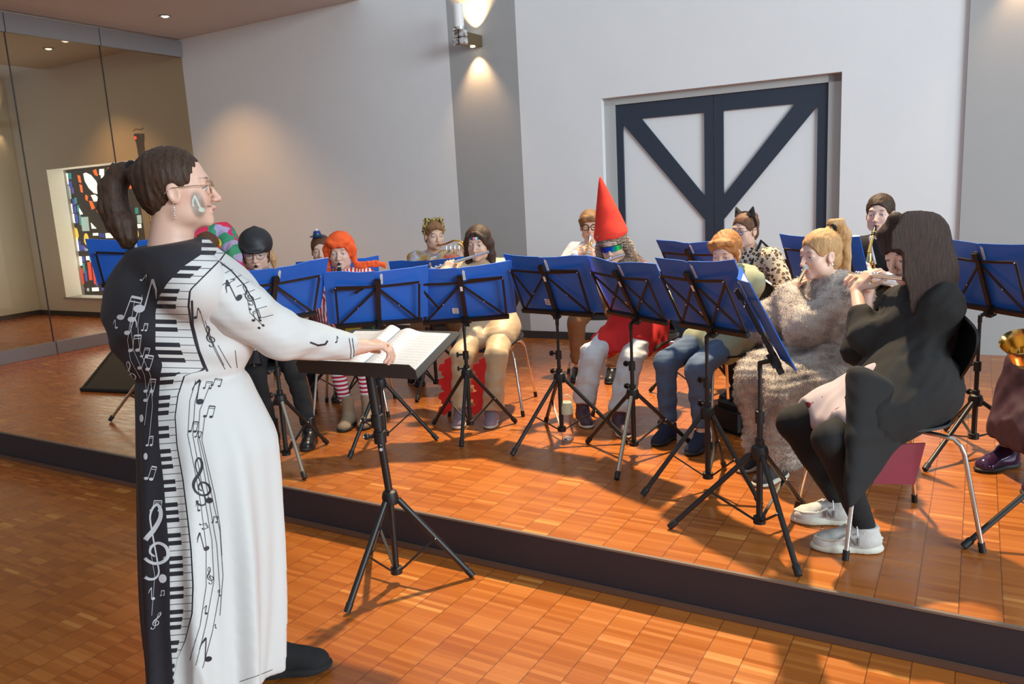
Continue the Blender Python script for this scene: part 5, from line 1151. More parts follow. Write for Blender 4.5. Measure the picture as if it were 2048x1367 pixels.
F.ell(p.pel-p.f*.01+Z*.02, (.185, .19, .15), None, .05); F.cone(p.hip[0], lerp(p.hip[0], p.kn[0], .55), .13, .12, .05); F.cone(p.hip[1]-p.f*.02, lerp(p.hip[1], p.kn[1], .45), .12, .10, .05)
F.noise(.012, 13, 15); F.noise(.005, 30, 16); ct = F.build('black_coat', M_blk2, p.root, 2)
# the coat front hanging down beside the near thigh
F = Field(atd(1790, 900, 2.64)-V(.34, .22, .42), atd(1790, 900, 2.64)+V(.34, .32, .32), (), .008)
for j in range(16):
    a = atd(1714+9*j, 752+5*j, 2.79+.004*j); e = atd(1698+7.0*j, 1008-10*j, 2.67+.012*j); F.cone(a, lerp(a, e, .5), .034, .024, .03); F.cone(lerp(a, e, .5), e, .024, .013, .03)
F.noise(.004, 12, 5); F.build('coat_front', M_blk2, p.root, 2)
q0 = p.pel-p.f*.06-p.r*.02
mm = MB(); a = [q0-p.r*.10+p.f*.16-Z*.12, q0-p.r*.10-p.f*.04-Z*.12]; mm.poly([atd(1755, 890, 2.86), atd(1850, 885, 2.92), atd(1828, 968, 2.92), atd(1745, 966, 2.86)], .008, p.r); mm.build('red_lining', M_dred, p.root, smooth=False)
F = trousers_field(p, .006, .96, .9); F.noise(.002, 30, 3); F.build('black_leggings', M_blk, p.root)
F = Field(p.pel-.5, p.pel+.4, (), .009)
for i in range(2): F.cone(lerp(p.hip[i], p.kn[i], .35)+Z*.008, lerp(p.hip[i], p.kn[i], .80)+Z*.008, .096, .076, .08)
F.cone(lerp(p.hip[0], p.hip[1], .5)+p.f*.12+Z*.05, lerp(p.kn[0], p.kn[1], .5)-p.f*.09+Z*.02, .06, .05, .08)
for j in range(2, 5): F.cone(lerp(p.hip[0], p.kn[0], .45+.1*j)-p.r*.06, lerp(p.hip[0], p.kn[0], .45+.085*j)-p.r*.075-Z*(.10-.01*j), .034, .02, .03)
F.half(lerp(p.hip[0], p.kn[0], .9), p.f); F.noise(.005, 14, 8)
def gsf(t):
    co = t.coord('Object'); n = t.noise(co, 14, 4); m_ = t.math('GREATER_THAN', n, .67); t.l(t.mix(m_, srgb(184, 172, 180), srgb(120, 24, 30)), t.b.inputs[0])
F.build('grey_shirt_hem', mat('grey_print_jersey', (.5, .5, .5), .85, 0, gsf), p.root)
for i in range(2):
    o = shoe(p, i, M_wht_s, M_rub, laces=M_white, sh=1.5)
    ov = MB(); ti = p.toe[i]; sd_ = nrm(np.cross(ti, Z)); bs = p.an[i]-Z*.08-ti*.045
    for s2 in (-1, 1):
        ov.tube([bs+ti*.235*p.k+Z*.046, bs+ti*.20*p.k+sd_*s2*.036+Z*.050, bs+ti*.15*p.k+sd_*s2*.047+Z*.055, bs+ti*.11*p.k+sd_*s2*.045+Z*.078], .0045, 8)
        ov.tube([bs-ti*.012+Z*.05, bs+ti*.02+sd_*s2*.038+Z*.055, bs+ti*.06+sd_*s2*.043+Z*.085], .0045, 8)
    ov.build('overlay_strip', mat('warm_white_leather', srgb(214, 208, 196), .5), o)
    hl_ = p.an[i]-Z*.08; s_ = np.cross(p.toe[i], Z)*(1 if np.dot(np.cross(p.toe[i], Z), V(0, -1, 0)) > 0 else -1)
    mm = MB(); q = hl_+p.toe[i]*.048+s_*.0475+Z*.052; R_ = (p.toe[i], s_, Z)
    for a, b in ((V(-.014, 0, -.014), V(-.014, 0, .014)), (V(.014, 0, -.014), V(.014, 0, .014)), (V(.014, 0, .014), V(-.014, 0, -.014))): mm.bar(q+p.toe[i]*a[0]+Z*a[2], q+p.toe[i]*b[0]+Z*b[2], .006, .006)
    mm.build('letter_patch', mat('grey_patch', srgb(120, 112, 108), .6), o)
def coat_hair(F):
    D = 2.90
    def st(pts, r, k=.03):
        P = [atd(*q) for q in pts]
        for i in range(len(P)-1): F.cone(P[i], P[i+1], r[i], r[i+1], k)
    for dd in (-.05, .05): st([(1850, 470, D+dd), (1862, 540, D+dd), (1872, 610, D+dd), (1888, 670, D+dd*.8), (1902, 715, D)], [.085, .085, .075, .055, .018])
    st([(1820, 445, D-.075), (1800, 480, D-.085), (1782, 520, D-.075), (1812, 560, D-.09), (1840, 620, D-.08)], [.03, .034, .018, .035, .03])
    st([(1830, 440, D-.08), (1838, 500, D-.10), (1850, 560, D-.10), (1866, 640, D-.07), (1884, 690, D-.03)], [.04, .045, .045, .04, .015])
    st([(1790, 440, D+.06), (1770, 470, D+.07), (1768, 500, D+.07)], [.03, .022, .012])
hair(p, H_vdk, coat_hair, ext=.60, amp=.0018, f=70, st=(1, 1, .12), th=.014, front=-.02)
flute('silver flute held by the person in the black coat', m, fd)
chair(1.40+.0, 2.87, (-.99, .0), 'black shell chair with chrome legs nearest to the stage edge')
# ------------------------------------------------------------------ 6 saxophone player at the back, dark hair
Hd = atd(1760, 427, 4.6); hf = (-.62, -.78); bf = (-.6, -.8); k = 1.62/1.7; m, fy, hr = mouth_of(Hd, hf, .05, .96); f_ = nrm(V(*bf, 0))
bt = m+fy*.10-Z*.26-V(.06, 0, 0); hh = [m+f_*.16-Z*.27-hr*.03, bt+f_*.03-Z*.22+hr*.08]
p = person('person with tied back dark hair in a white shirt and black waistcoat playing saxophone', 1.62, Hd, hf, seat(2.30, 4.75, k), bf, [(2.22, 4.40, ST), (2.08, 4.55, ST)], hh, .96, .05, hands_fr=[(nrm(hr+Z*.3), -f_, .8), (nrm(-hr+f_*.2), -f_, .8)], skin=(.64, .43, .35), browc=(.10, .06, .05), lids=.3)
top(p, 'white_shirt', M_white, .008); F = top_field(p, .016, 0, arms=False); F.cone(p.nb+p.f*.15+Z*.05, p.ch+p.f*.16-Z*.15, .045, .035, .01, 's'); F.cone(p.nb+Z*.02, p.nb+Z*.1, .06, .06, .01, 's'); F.noise(.003, 20, 3); F.build('black_waistcoat', M_blk, p.root); pants(p, M_blk)
MB().tube([p.nb+p.r*.05+p.f*.06+Z*.01, p.ch+p.r*.02+p.f*.12], .008, 8).build('white_necktie', M_white, p.root)
for i in range(2): shoe(p, i, M_lea, M_rubd)
hair(p, H_dk, lambda F: F.ell(p.hl(0, -.105, .02), .032, None, .01), th=.007)
saxophone('gold saxophone of the person in the black waistcoat', m, nrm(fy*.75-Z*.7), (m+fy*.12-Z*.16, m+fy*.16-Z*.58), m+fy*.32-Z*.30, nrm(fy+Z*.8), -hr)
chair(2.32, 4.78, bf, 'black shell chair under the person in the black waistcoat')
# ------------------------------------------------------------------ 7 cat ears, leopard top
Hd = atd(1490, 460, 4.98); hf = (-.80, -.60); bf = (-.82, -.57); k = 1.5/1.7; m, fy, hr = mouth_of(Hd, hf, .1, .93)
p = person('person with black cat ears, round glasses and a leopard print top', 1.5, Hd, hf, seat(1.62, 5.12, k), bf, [(1.52, 4.74, ST), (1.44, 4.92, ST)], [V(1.50, 4.82, .80), V(1.42, 5.0, .80)], .93, .1, skin=(.58, .38, .29), browc=(.1, .06, .04))
top(p, 'leopard_top', M_leo, .022, 1, 1.2, .005); pants(p, M_blk)
mm = MB(); 
for s in (-1, 1): mm.tube([p.nb+p.r*s*.075-p.f*.09+Z*.01, p.nb+p.r*s*.085+Z*.065, p.ch+p.r*s*.075+p.f*.145, p.wa+p.r*s*.07+p.f*.14], .009, 8)
mm.build('black_straps', M_blk, p.root)
for i in range(2): shoe(p, i, M_lea, M_rubd)
hair(p, H_mb, lambda F: F.ell(p.hl(0, -.10, .075), .03, None, .01), th=.006)
mm = MB(); mm.tube([p.hl(.088*math.sin(a), -.01, .035+.088*math.cos(a)) for a in np.linspace(-1.7, 1.7, 16)], .006, 8); o = mm.build('headband', M_blk, p.root)
F = Field(p.H-.1, p.H+.19, (), .005)
for s in (-1, 1): F.cone(p.hl(s*.05, -.01, .105), p.hl(s*.068, -.01, .155), .028, .006, .01); F.ell(p.hl(s*.055, .022, .13), (.022, .014, .026), p.HR, .005, 's')
F.build('cat_ears', M_blk, p.root); glasses(p, mat('brown_frame', srgb(70, 46, 36), .3), (.021, .020), .0018)
chair(1.65, 5.14, bf, 'black shell chair under the person with black cat ears')
# ------------------------------------------------------------------ 8 boy with black glasses, brass instrument
Hd = atd(1180, 451, 5.85); hf = (-.12, -.99); bf = (-.3, -.95); k = 1.4/1.7; m, fy, hr = mouth_of(Hd, hf, .12, .93)
p = person('person with black rimmed glasses and a white shirt playing a small brass horn', 1.4, Hd, hf, seat(.70, 6.02, k), bf, [(.72, 5.6, ST), (.48, 5.7, ST)], [m+V(.07, -.05, -.15), m+V(-.12, -.06, -.13)], .93, .12, skin=(.60, .39, .29), knee=[V(.3, -.8, .8), V(-.5, -.8, .8)], browc=(.2, .12, .07), hands_fr=[(V(-.8, -.3, .4), V(-.3, .9, -.2), .7), (V(.8, -.3, .4), V(.3, .9, -.2), .7)])
top(p, 'white_shirt', M_white, .012); pants(p, M_tan, .018)
for i in range(2): shoe(p, i, M_lea, M_rubd)
hair(p, H_lb, lambda F: strands(F, p, [(-.06, .05, .07), (-.02, .085, .075), (.04, .08, .07), (.07, .04, .05)], [.022, .024, .024, .02], .02), th=.014, front=-.0)
glasses(p, M_ebony, (.025, .022), .0028)
trumpet('small brass horn held by the person with black rimmed glasses', m, nrm(V(-.25, -.45, -.85)), L=.40, side=V(1, 0, 0))
chair(.72, 6.05, bf, 'black shell chair under the person with black rimmed glasses')
# ------------------------------------------------------------------ 9 horn player with plush ears
Hd = atd(868, 470, 5.93); hf = (.42, -.90); bf = (.15, -.99); k = 1.42/1.7; m, fy, hr = mouth_of(Hd, hf, .12, .93); hc = m+fy*.16-Z*.08+V(.05, 0, 0)
p = person('person with plush leopard ears and a shiny gold and silver top playing french horn', 1.42, Hd, hf, seat(-.58, 6.1, k), bf, [(-.40, 5.84, ST), (-.72, 5.84, ST)], [hc+V(.10, -.01, -.02), hc+V(-.12, .05, -.1)], .93, .12, skin=(.60, .40, .30), hands_fr=[(V(-.5, -.2, .75), V(-.7, .5, 0), .8), (V(.4, -.6, .2), V(.5, .5, 0), .5)])
top(p, 'shiny_top', M_gold_c, .015, noise=.008); pants(p, M_tan, .018)
for i in range(2): shoe(p, i, M_lea, M_rubd)
hair(p, H_lb, lambda F: strands(F, p, [(.05, .06, .06), (.0, .088, .075), (-.05, .07, .06)], [.014, .012, .012], .015), th=.007)
F = Field(p.H-.12, p.H+.18, (), .005); P2 = [p.hl(.086*math.sin(a), -.005, .04+.088*math.cos(a)) for a in np.linspace(-1.9, 1.9, 14)]
for i in range(13): F.cone(P2[i], P2[i+1], .010, .010, .01)
for s in (-1, 1): F.ell(p.hl(s*.06, .0, .118), (.024, .014, .024), p.HR, .01)
F.noise(.006, 120, 3); F.build('plush_ear_headband', M_leo2, p.root)
french_horn('brass french horn held by the person with plush leopard ears', m, hc, V(.9, -.3, 0), V(.1, .1, 1))
chair(-.6, 6.13, bf, 'black shell chair under the french horn player')
# ------------------------------------------------------------------ 10 orange wig, clarinet
def freck(x, y, z):
    rs = np.random.RandomState(3); g = np.zeros(len(x))
    for _ in range(26): a, b = rs.uniform(-.05, .05), rs.uniform(-.05, -.015); g = np.maximum(g, ((x-a)**2+(z-b)**2 < .0017**2)*(y > .03)*1.)
    return [(g*.75, (.25, .10, .06))]
Hd = atd(681, 503, 5.02); hf = (.02, -1); bf = (.05, -1); k = 1.4/1.7; m, fy, hr = mouth_of(Hd, hf, .12, .95); cdv = nrm(V(.06, -.42, -.9)); f_ = V(0, -1, 0)
hh, hfr = pipe_hands(m, cdv, f_, hr, k)
p = person('person in a bright orange braided wig and red striped shirt playing clarinet', 1.4, Hd, hf, seat(-1.07, 5.12, k), bf, [(-.92, 4.78, ST), (-1.04, 4.76, ST)], hh, .95, .12, hands_fr=hfr, skin=(.64, .43, .34), paint=freck, browc=(.16, .09, .06), lids=.3, toes=(-.1, -1))
top(p, 'striped_shirt', M_rstr, .018, 1, 1.3, .008, 9, lambda F: [F.cone(p.el[i], lerp(p.el[i], p.wr[i], .6), .066, .05, .03) for i in (0, 1)])
F = top_field(p, .026, 0, arms=False); F.half(p.ch-Z*.02, Z); F.cone(p.hip[0], lerp(p.hip[0], p.kn[0], .8), .11, .11, .05); F.cone(p.hip[1], lerp(p.hip[1], p.kn[1], .8), .11, .11, .05); F.noise(.008, 22, 2); F.build('green_apron_dress', M_green, p.root)
mm = MB(); q = lerp(p.hip[0], p.kn[0], .45)+Z*.118-V(.05, 0, 0); mm.lathe([(0, 0), (.075, 0), (.075, .012), (0, .014)], q, nrm(V(0, -.6, .8)), 20); mm.build('yellow_pocket', fabric('yellow_felt', srgb(226, 196, 40), .8), p.root); MB().tube([q+V(.075*math.cos(a), -.048*0+.06*math.sin(a), .045*math.sin(a)) for a in np.linspace(0, 2*PI, 20)[:-1]], .006, 6, closed=True).build('red_trim', M_red, p.root)
pants(p, M_leg_rstr, .004, .9, .9, .002, 'striped_leggings')
for i in range(2): shoe(p, i, M_suede, M_rubd, boot=.10, w=.052)
def braid(F, pts, n=9, r=.017):
    P = [np.array(q) for q in pts]; L_ = []
    for i in range(n+1):
        t = i/n*(len(P)-1); a = int(min(t, len(P)-2)); c = lerp(P[a], P[a+1], t-a); L_.append(c)
    for i in range(n):
        for s in (-1, 1): F.ell(lerp(L_[i], L_[i+1], .5)+(Z if abs(L_[i+1][2]-L_[i][2]) < .02 else V(1, 0, 0))*s*.008, (r, r*.8, r*.85), None, .006)
F = hair_field(p, .0045, .12); hcap(p, F, .022, 0); strands(F, p, [(-.05, .075, .075), (-.02, .092, .06), (.02, .092, .055), (.05, .075, .07)], [.018, .016, .016, .018], .015)
for s in (-1, 1): strands(F, p, [(s*.06, .04, .07), (s*.088, .025, .02), (s*.09, .02, -.04)], [.026, .022, .016], .02)
F.noise(.003, 110, 4); F.build('orange_wig', H_wig, p.root)
for s, pts in ((-1, [p.hl(-.09, .02, -.04), p.hl(-.095, .03, -.085), p.hl(-.13, .04, -.095), p.hl(-.19, .04, -.085), p.hl(-.25, .03, -.09)]), (1, [p.hl(.09, .02, -.04), p.hl(.095, .02, -.10), p.hl(.10, .03, -.16)])):
    F = Field(np.min(pts, 0)-.04, np.max(pts, 0)+.04, (), .005); braid(F, pts, 9 if s < 0 else 5); F.cone(pts[-1], pts[-1]+nrm(pts[-1]-pts[-2])*.035-Z*.01, .012, .020, .01); F.noise(.003, 150, 4); F.build('braid', H_wig, p.root)
clarinet('black clarinet held by the person in the orange wig', m, cdv)
chair(-1.07, 5.14, bf, 'black shell chair under the person in the orange wig')
# ------------------------------------------------------------------ 11 boy with tiny hat
Hd = atd(643, 500, 5.75); hf = (.12, -.99); k = 1.38/1.7; m, fy, hr = mouth_of(Hd, hf, .1, .93)
p = person('person with short brown hair, a tiny blue hat and a red shirt playing trumpet', 1.38, Hd, hf, seat(-1.36, 5.9, k), (0, -1), [(-1.25, 5.5, ST), (-1.45, 5.5, ST)], [m+V(.05, -.15, -.10), m+V(-.06, -.17, -.10)], .93, .1, skin=(.60, .39, .30), hands_fr=[(V(-.4, -.3, .8), V(-.9, 0, -.2), .8), (V(.4, -.3, .8), V(.9, 0, -.2), .8)], browc=(.16, .1, .07), lids=.4)
top(p, 'red_shirt', M_red, .012); pants(p, M_blk)
for i in range(2): shoe(p, i, M_lea, M_rubd)
hair(p, H_mb, None, th=.007, amp=.002)
c_ = p.hl(.02, .01, .108); mm = MB(); mm.lathe([(0, 0), (.050, .0), (.054, .006), (.030, .008), (.028, .02), (.026, .036), (.02, .042), (0, .044)], c_, p.HR[2], 24); o = mm.build('tiny_hat', mat('blue_satin', srgb(24, 50, 120), .3), p.root)
MB().lathe([(.0305, .006), (.031, .018), (.029, .018), (.028, .006)], c_, p.HR[2], 24).build('green_ribbon', M_green, o); MB().ball(c_+Z*.05+V(.0, -.01, 0), (.012, .006, .010), 10).build('white_flower', M_white, o)
trumpet('silver trumpet held by the person with the tiny blue hat', m, nrm(V(.05, -.9, -.4)), matl=M_sil)
chair(-1.36, 5.93, (0, -1), 'black shell chair under the trumpet player with the tiny hat')
# ------------------------------------------------------------------ 12 riding helmet, clarinet
Hd = atd(513, 504, 4.62); hf = (.16, -.985); bf = (.25, -.97); k = 1.42/1.7; m, fy, hr = mouth_of(Hd, hf, .20, .95); cdv = nrm(V(.04, -.45, -.88)); hh, hfr = pipe_hands(m, cdv, V(0, -1, 0), hr, k)
p = person('person in a black riding helmet and round glasses playing clarinet', 1.42, Hd, hf, seat(-1.5, 4.75, k), bf, [(-1.20, 4.42, ST), (-1.42, 4.42, ST)], hh, .95, .20, hands_fr=hfr, skin=(.62, .42, .33), toes=(.05, -1), browc=(.28, .18, .11), lids=.5)
top(p, 'brown_red_shirt', fabric('rust_cotton', srgb(120, 50, 44), .85), .012); pants(p, M_blk, .008); F = top_field(p, .02, 0, arms=False); F.cone(p.nb+p.f*.15, p.wa+p.f*.16, .05, .05, .01, 's'); F.build('black_vest', M_blk, p.root)
for i in range(2): shoe(p, i, M_lea, M_rubd, boot=.07)
hair(p, H_bl, lambda F: [strands(F, p, [(-.075, -.02, .0), (-.09, -.01, -.05), (-.095, .0, -.12)], [.02, .022, .006], .01), strands(F, p, [(.07, -.03, .0), (.075, -.02, -.06), (.07, .0, -.12)], [.016, .018, .008], .01)], ext=.08, th=.004)
F = Field(p.H-.16, p.H+.2, (), .005); h = p.hs; F.ell(p.hl(0, -.012, .055), (.102*h, .122*h, .098*h), p.HR, .01); F.ell(p.hl(0, .0, -.045), (.094*h, .13*h, .085*h), p.HR, .01, 's'); F.cone(p.hl(-.06, .085, .045), p.hl(.06, .085, .045), .010, .010, .02); F.ell(p.hl(0, .105, .030), (.055*h, .035*h, .010*h), p.HR, .02)
F.cone(p.hl(0, .075, .105), p.hl(0, -.05, .142), .009, .011, .015)
F.build('riding_helmet', mat('helmet_shell', srgb(34, 34, 36), .55), p.root, 2)
mm = MB()
for s in (-1, 1): mm.tube([p.hl(s*.082, .02, .02), p.hl(s*.072, .035, -.05), p.hl(s*.03, .045, -.10), p.hl(0, .05, -.11)], .004, 6)
mm.build('chin_strap', M_blk, p.root); glasses(p, mat('thin_gold_frame', (.6, .5, .4), .25, 1), (.026, .024), .0013)
clarinet('black clarinet held by the person in the riding helmet', m, cdv)
chair(-1.5, 4.78, bf, 'black shell chair under the person in the riding helmet')
# ------------------------------------------------------------------ 13 head bowed, yellow headband; 14 harlequin costume; 15 purple skirt
Hd = atd(416, 500, 5.3); hf = (.45, -.9); k = .8
p = person('person with a yellow and red headband, head bowed, mostly hidden behind the conductor', 1.36, Hd, hf, seat(-2.05, 5.45, k), hf, [(-1.9, 5.05, ST), (-2.05, 5.02, ST)], [V(-1.85, 5.1, .95), V(-2.05, 5.1, .95)], .93, .55, skin=GS)
top(p, 'black_shirt', M_blk); pants(p, M_blk)
for i in range(2): shoe(p, i, M_lea, M_rubd)
hair(p, H_mb, None)
MB().tube([p.hl(.086*math.sin(a), -.014+.105*math.cos(a), .052) for a in np.linspace(0, 2*PI, 24)[:-1]], .010, 8, closed=True).build('yellow_headband', mat('yellow_red_band', (.8, .6, .1), .7, 0, lambda t: t.l(t.ramp(t.noise(t.coord('Object'), 9, 1), [(.45, srgb(230, 190, 40)), (.55, srgb(190, 60, 40))], 'CONSTANT'), t.b.inputs[0])), p.root)
chair(-2.07, 5.48, hf, 'black shell chair behind the conductor, under the person with bowed head')
Hd = atd(396, 418, 6.2); hf = (.5, -.86)
p = person('person in a colourful harlequin patterned costume, face hidden behind the conductor', 1.72, Hd, hf, seat(-2.28, 6.45, 1.0), hf, [(-2.0, 6.0, ST), (-2.25, 5.95, ST)], [V(-2.0, 6.0, 1.0), V(-2.25, 5.95, .98)], 1., .1, skin=GS)
top(p, 'harlequin_jacket', M_harl, .03, 1, 1.3, .006); pants(p, M_harl, .02)
for i in range(2): shoe(p, i, M_lea, M_rubd)
hair(p, H_mb, None)
chair(-2.3, 6.48, hf, 'black shell chair under the person in the harlequin costume')
bfp = (-.9, -.43)
p = person('person at the right edge in a dark purple skirt and shiny purple shoes', 1.6, V(2.74, 3.38, 1.36), bfp, seat(2.78, 3.45, .94), bfp, [(2.28, 3.16, ST), (2.26, 3.46, ST)], [V(2.40, 3.18, .95), V(2.45, 3.4, .72)], .97, .1, skin=GS, toes=(-.95, -.3))
top(p, 'black_top', M_blk, .014); F = trousers_field(p, .02, .7, 1.2)
for i in range(2): F.cone(lerp(p.hip[i], p.kn[i], .3), p.kn[i], .13, .11, .06); F.cone(p.kn[i], lerp(p.kn[i], p.an[i], .72), .12, .13, .06)
F.cone(lerp(p.kn[0], p.kn[1], .5), lerp(p.an[0], p.an[1], .5)+Z*.1, .13, .14, .06); F.half(p.an[0]+Z*.06, -Z); F.noise(.008, 22, 6); F.build('purple_skirt', M_purp, p.root)
for i in range(2): shoe(p, i, M_pat, M_rubd)
hair(p, H_mb, None)
saxophone('large gold saxophone at the right edge of the photo', V(2.64, 3.3, 1.27), (-.7, -.3, -.3), (V(2.42, 3.2, 1.15), V(2.33, 3.16, .62)), atd(2040, 683, 3.15), (-.42, -.35, .80), V(.2, -1, 0))
chair(2.80, 3.47, bfp, 'black shell chair at the right edge of the photo')
# ------------------------------------------------------------------ the conductor in the black and white piano dress
DC = 2.40
Hd = atd(357, 379, 2.36); hf = (.965, .262); bf = (.80, .60); k = 1.0
hand = atd(711, 694, 2.56); lh = atd(530, 668, 2.78)
def cpaint(x, y, z):
    # grey painted patch with a pale eighth note on the right cheek
    a, b = -(y-.052), z+.048; s = x > .02
    g = np.clip(3.2-3.2*((a/.0215)**2+(b/.044)**2)**.5, 0, 1)*s; out = [(g*.85, srgb(138, 120, 108))]
    def seg(x0, y0, x1, y1, w):
        dx, dy = x1-x0, y1-y0; t = np.clip(((a-x0)*dx+(b-y0)*dy)/(dx*dx+dy*dy), 0, 1); return np.clip((w-np.hypot(a-x0-t*dx, b-y0-t*dy))*900+.5, 0, 1)
    n = np.maximum.reduce([seg(.004, .026, -.006, -.010, .0024), seg(-.007, -.014, -.009, -.015, .0065), seg(.004, .026, .011, .012, .0024), seg(.011, .012, .012, -.002, .0022)])
    g = (x > .012)*(y > .05)*np.exp(-((y-.080)/.008)**2-((z+.054)/.003)**2); return out+[(n*s*.95, srgb(200, 214, 202)), (g*.8, (.05, .03, .03))]
hh = [lh, hand]
p = person('conductor with a dark ponytail in a long black and white dress printed with piano keys', 1.68, Hd, hf, atd(408, 822, 2.44), bf, [(0, 0, 0), (0, 0, 0)] if False else [tuple(atz(470, 1348, 0)), tuple(atz(545, 1352, 0))], hh, 1.03, -.02, skin=(.64, .40, .31), knee=[V(.1, .3, 0), V(.1, .3, 0)], shd=.10, arm=1.06, elbow=[V(.1, .4, -1), V(-.1, -.45, -1)], toes=(.98, .1), fat=1.15, paint=cpaint, neck_r=.058, browc=(.12, .07, .05), shw=.19,
    hands_fr=[(V(.3, .95, .1), V(0, 0, -1), .9), (nrm(V(.84, .5, -.02)), nrm(V(.15, .25, -1)), [.5, .7, .85, .95])], lids=.4, res=.0027)
body_c = p
kz = []
for y, xl, xr, b in ((478, 285, 392, .085), (500, 248, 420, .11), (530, 224, 462, .14), (565, 213, 500, .16), (620, 212, 528, .175), (665, 226, 524, .175), (710, 255, 505, .16), (748, 279, 490, .15), (800, 283, 515, .165), (880, 283, 552, .19), (960, 286, 558, .20), (1080, 294, 562, .21), (1200, 303, 560, .21), (1300, 316, 553, .21), (1352, 320, 549, .21)):
    c = atd((xl+xr)/2, y, DC); a = (xr-xl)/2/FOC*DC; kz.append((c[2], c[0], c[1]+(.02 if y < 560 else 0), a, b))
def edge_interp(pts):
    a = np.array(sorted(pts)); return lambda y: np.interp(y, a[:, 0], a[:, 1])
def topx(v):
    q = v-CAM; z = q@BF_; return IW/2+FOC*(q@BR_)/z, IH/2-FOC*(q@BU_)/z
XL = edge_interp([(480, 404), (509, 402), (531, 369), (564, 336), (596, 316), (626, 311), (699, 311), (728, 325), (745, 322), (756, 320), (832, 316), (891, 319), (960, 327), (1034, 333), (1107, 339), (1180, 340), (1258, 340), (1332, 345), (1367, 346)])
XR = edge_interp([(480, 470), (520, 440), (560, 400), (580, 380), (611, 377), (648, 382), (684, 391), (728, 406), (739, 411), (750, 369), (790, 356), (832, 350), (891, 354), (960, 366), (1034, 375), (1098, 382), (1171, 386), (1226, 384), (1281, 370), (1318, 354), (1367, 346)])
def fold_(th, z):
    zw = np.clip((1.0-z)/.9, 0, 1); return -(.024*np.sin(9*th+1.2+1.5*z)+.012*np.sin(17*th+2*z+.5))*zw-.004*np.sin(5*th+9*z)*(1-zw)
F = Field(V(kz[5][1]-.34, DC-.42, .02), V(kz[5][1]+.36, DC+.42, 1.50), (), .0085)
F.profile(kz, .02, fold_)
wz = [q for q in kz][7][0]
F.func(lambda X, Y, Zq: .010*np.exp(-((Zq-wz)/.012)**2)+.0035*np.sin(Zq*70+X*22+Y*9)*np.exp(-((Zq-wz-.08)/.09)**2)+.003*np.sin(Zq*55-X*30)*np.exp(-((Zq-1.15)/.12)**2))
F.cone(p.nb-Z*.01, p.nb+Z*.03, .11, .085, .04); F.cone(p.nb-Z*.03, p.sh[1], .075, .072, .05); F.cone(p.nb-Z*.03-p.f*.03, p.sh[1]-p.f*.03, .075, .072, .05); F.cone(p.sh[1]-p.r*.03, p.sh[1]+p.r*.01-Z*.03, .078, .085, .05); F.cone(p.sh[0]+p.r*.03, p.sh[0]-Z*.03, .075, .08, .05)
F.cone(p.ch+p.f*.10+p.r*.10-Z*.02, p.ch+p.f*.13-p.r*.04-Z*.02, .095, .095, .06)
nk = atd(330, 486, 2.38); F.half(nk, nrm(V(-.10, -.05, 1)), .006)
def uattr(v):
    x, y = topx(v); return (x-XL(y))/np.maximum(XR(y)-XL(y), 3)
def vattr(v): x, y = topx(v); return (y+.22*(x-XL(y))*np.where(y < 745, -.1, .35))/15.3
def dressf(t):
    u = t.attr('ku'); v = t.attr('kv'); fr_ = t.math('FRACT', v); k7 = t.math('FLOORED_MODULO', t.math('FLOOR', t.math('ADD', v, .5)), 7.)
    has = t.math('SUBTRACT', 1., t.math('MAXIMUM', t.math('COMPARE', k7, 2., .1), t.math('COMPARE', k7, 6., .1)))
    dist = t.math('ABSOLUTE', t.math('SUBTRACT', t.math('FRACT', t.math('ADD', v, .5)), .5))
    bk = t.math('MULTIPLY', t.math('MULTIPLY', t.math('LESS_THAN', dist, .29), has), t.math('LESS_THAN', u, .60)); ln = t.math('MULTIPLY', t.math('LESS_THAN', dist, .055), .85)
    inb = t.math('MULTIPLY', t.math('GREATER_THAN', u, 0.), t.math('LESS_THAN', u, 1.)); key = t.math('MULTIPLY', t.math('MAXIMUM', bk, ln), inb)
    left = t.math('LESS_THAN', u, 0.); rim = t.math('LESS_THAN', t.math('ABSOLUTE', t.math('SUBTRACT', u, 1.)), .035)
    n = t.math('MAXIMUM', t.math('MAXIMUM', key, left), rim)
    t.l(t.mix(n, (.63, .615, .595), (.016, .014, .020)), t.b.inputs[0])
    co = t.coord('Object'); t.bump(t.noise(co, 340, 2), .1, .001)
M_dress = mat('piano_key_jersey', (.8, .8, .8), .62, 0, dressf); M_ink = mat('black_print', (.018, .016, .022), .62); M_inkw = mat('white_print', (.62, .60, .62), .62)
M_wj = mat('white_jersey', (.63, .615, .595), .62, 0, lambda t: t.bump(t.noise(t.coord('Object'), 340, 2), .1, .001))
dress = F.build('dress', [M_dress, M_ink, M_inkw], p.root, 2, attrs={'ku': uattr, 'kv': vattr})
# sleeves
F = Field(np.min([p.sh[1], p.el[1], p.wr[1]], 0)-.13, np.max([p.sh[1], p.el[1], p.wr[1]], 0)+.13, (), .0075)
ad = nrm(p.wr[1]-p.el[1]); F.cone(p.sh[1], lerp(p.sh[1], p.el[1], .55), .082, .080, .03); F.cone(lerp(p.sh[1], p.el[1], .5), p.el[1], .080, .070, .04); F.cone(p.el[1], p.wr[1]-ad*.005, .069, .043, .03)
F.half(p.wr[1]-ad*.012, ad); F.noise(.004, 26, 5)
e1_ = p.el[1]; F.func(lambda X, Y, Zq: .004*np.sin(60*((X-e1_[0])*.8+(Zq-e1_[2])*.7))*np.exp(-((X-e1_[0])**2+(Y-e1_[1])**2+(Zq-e1_[2])**2)/.012))
slv = F.build('right_sleeve', [M_wj, M_ink, M_inkw], p.root, 2)
F = Field(np.min([p.sh[0], p.el[0], p.wr[0]], 0)-.13, np.max([p.sh[0], p.el[0], p.wr[0]], 0)+.13, (), .009)
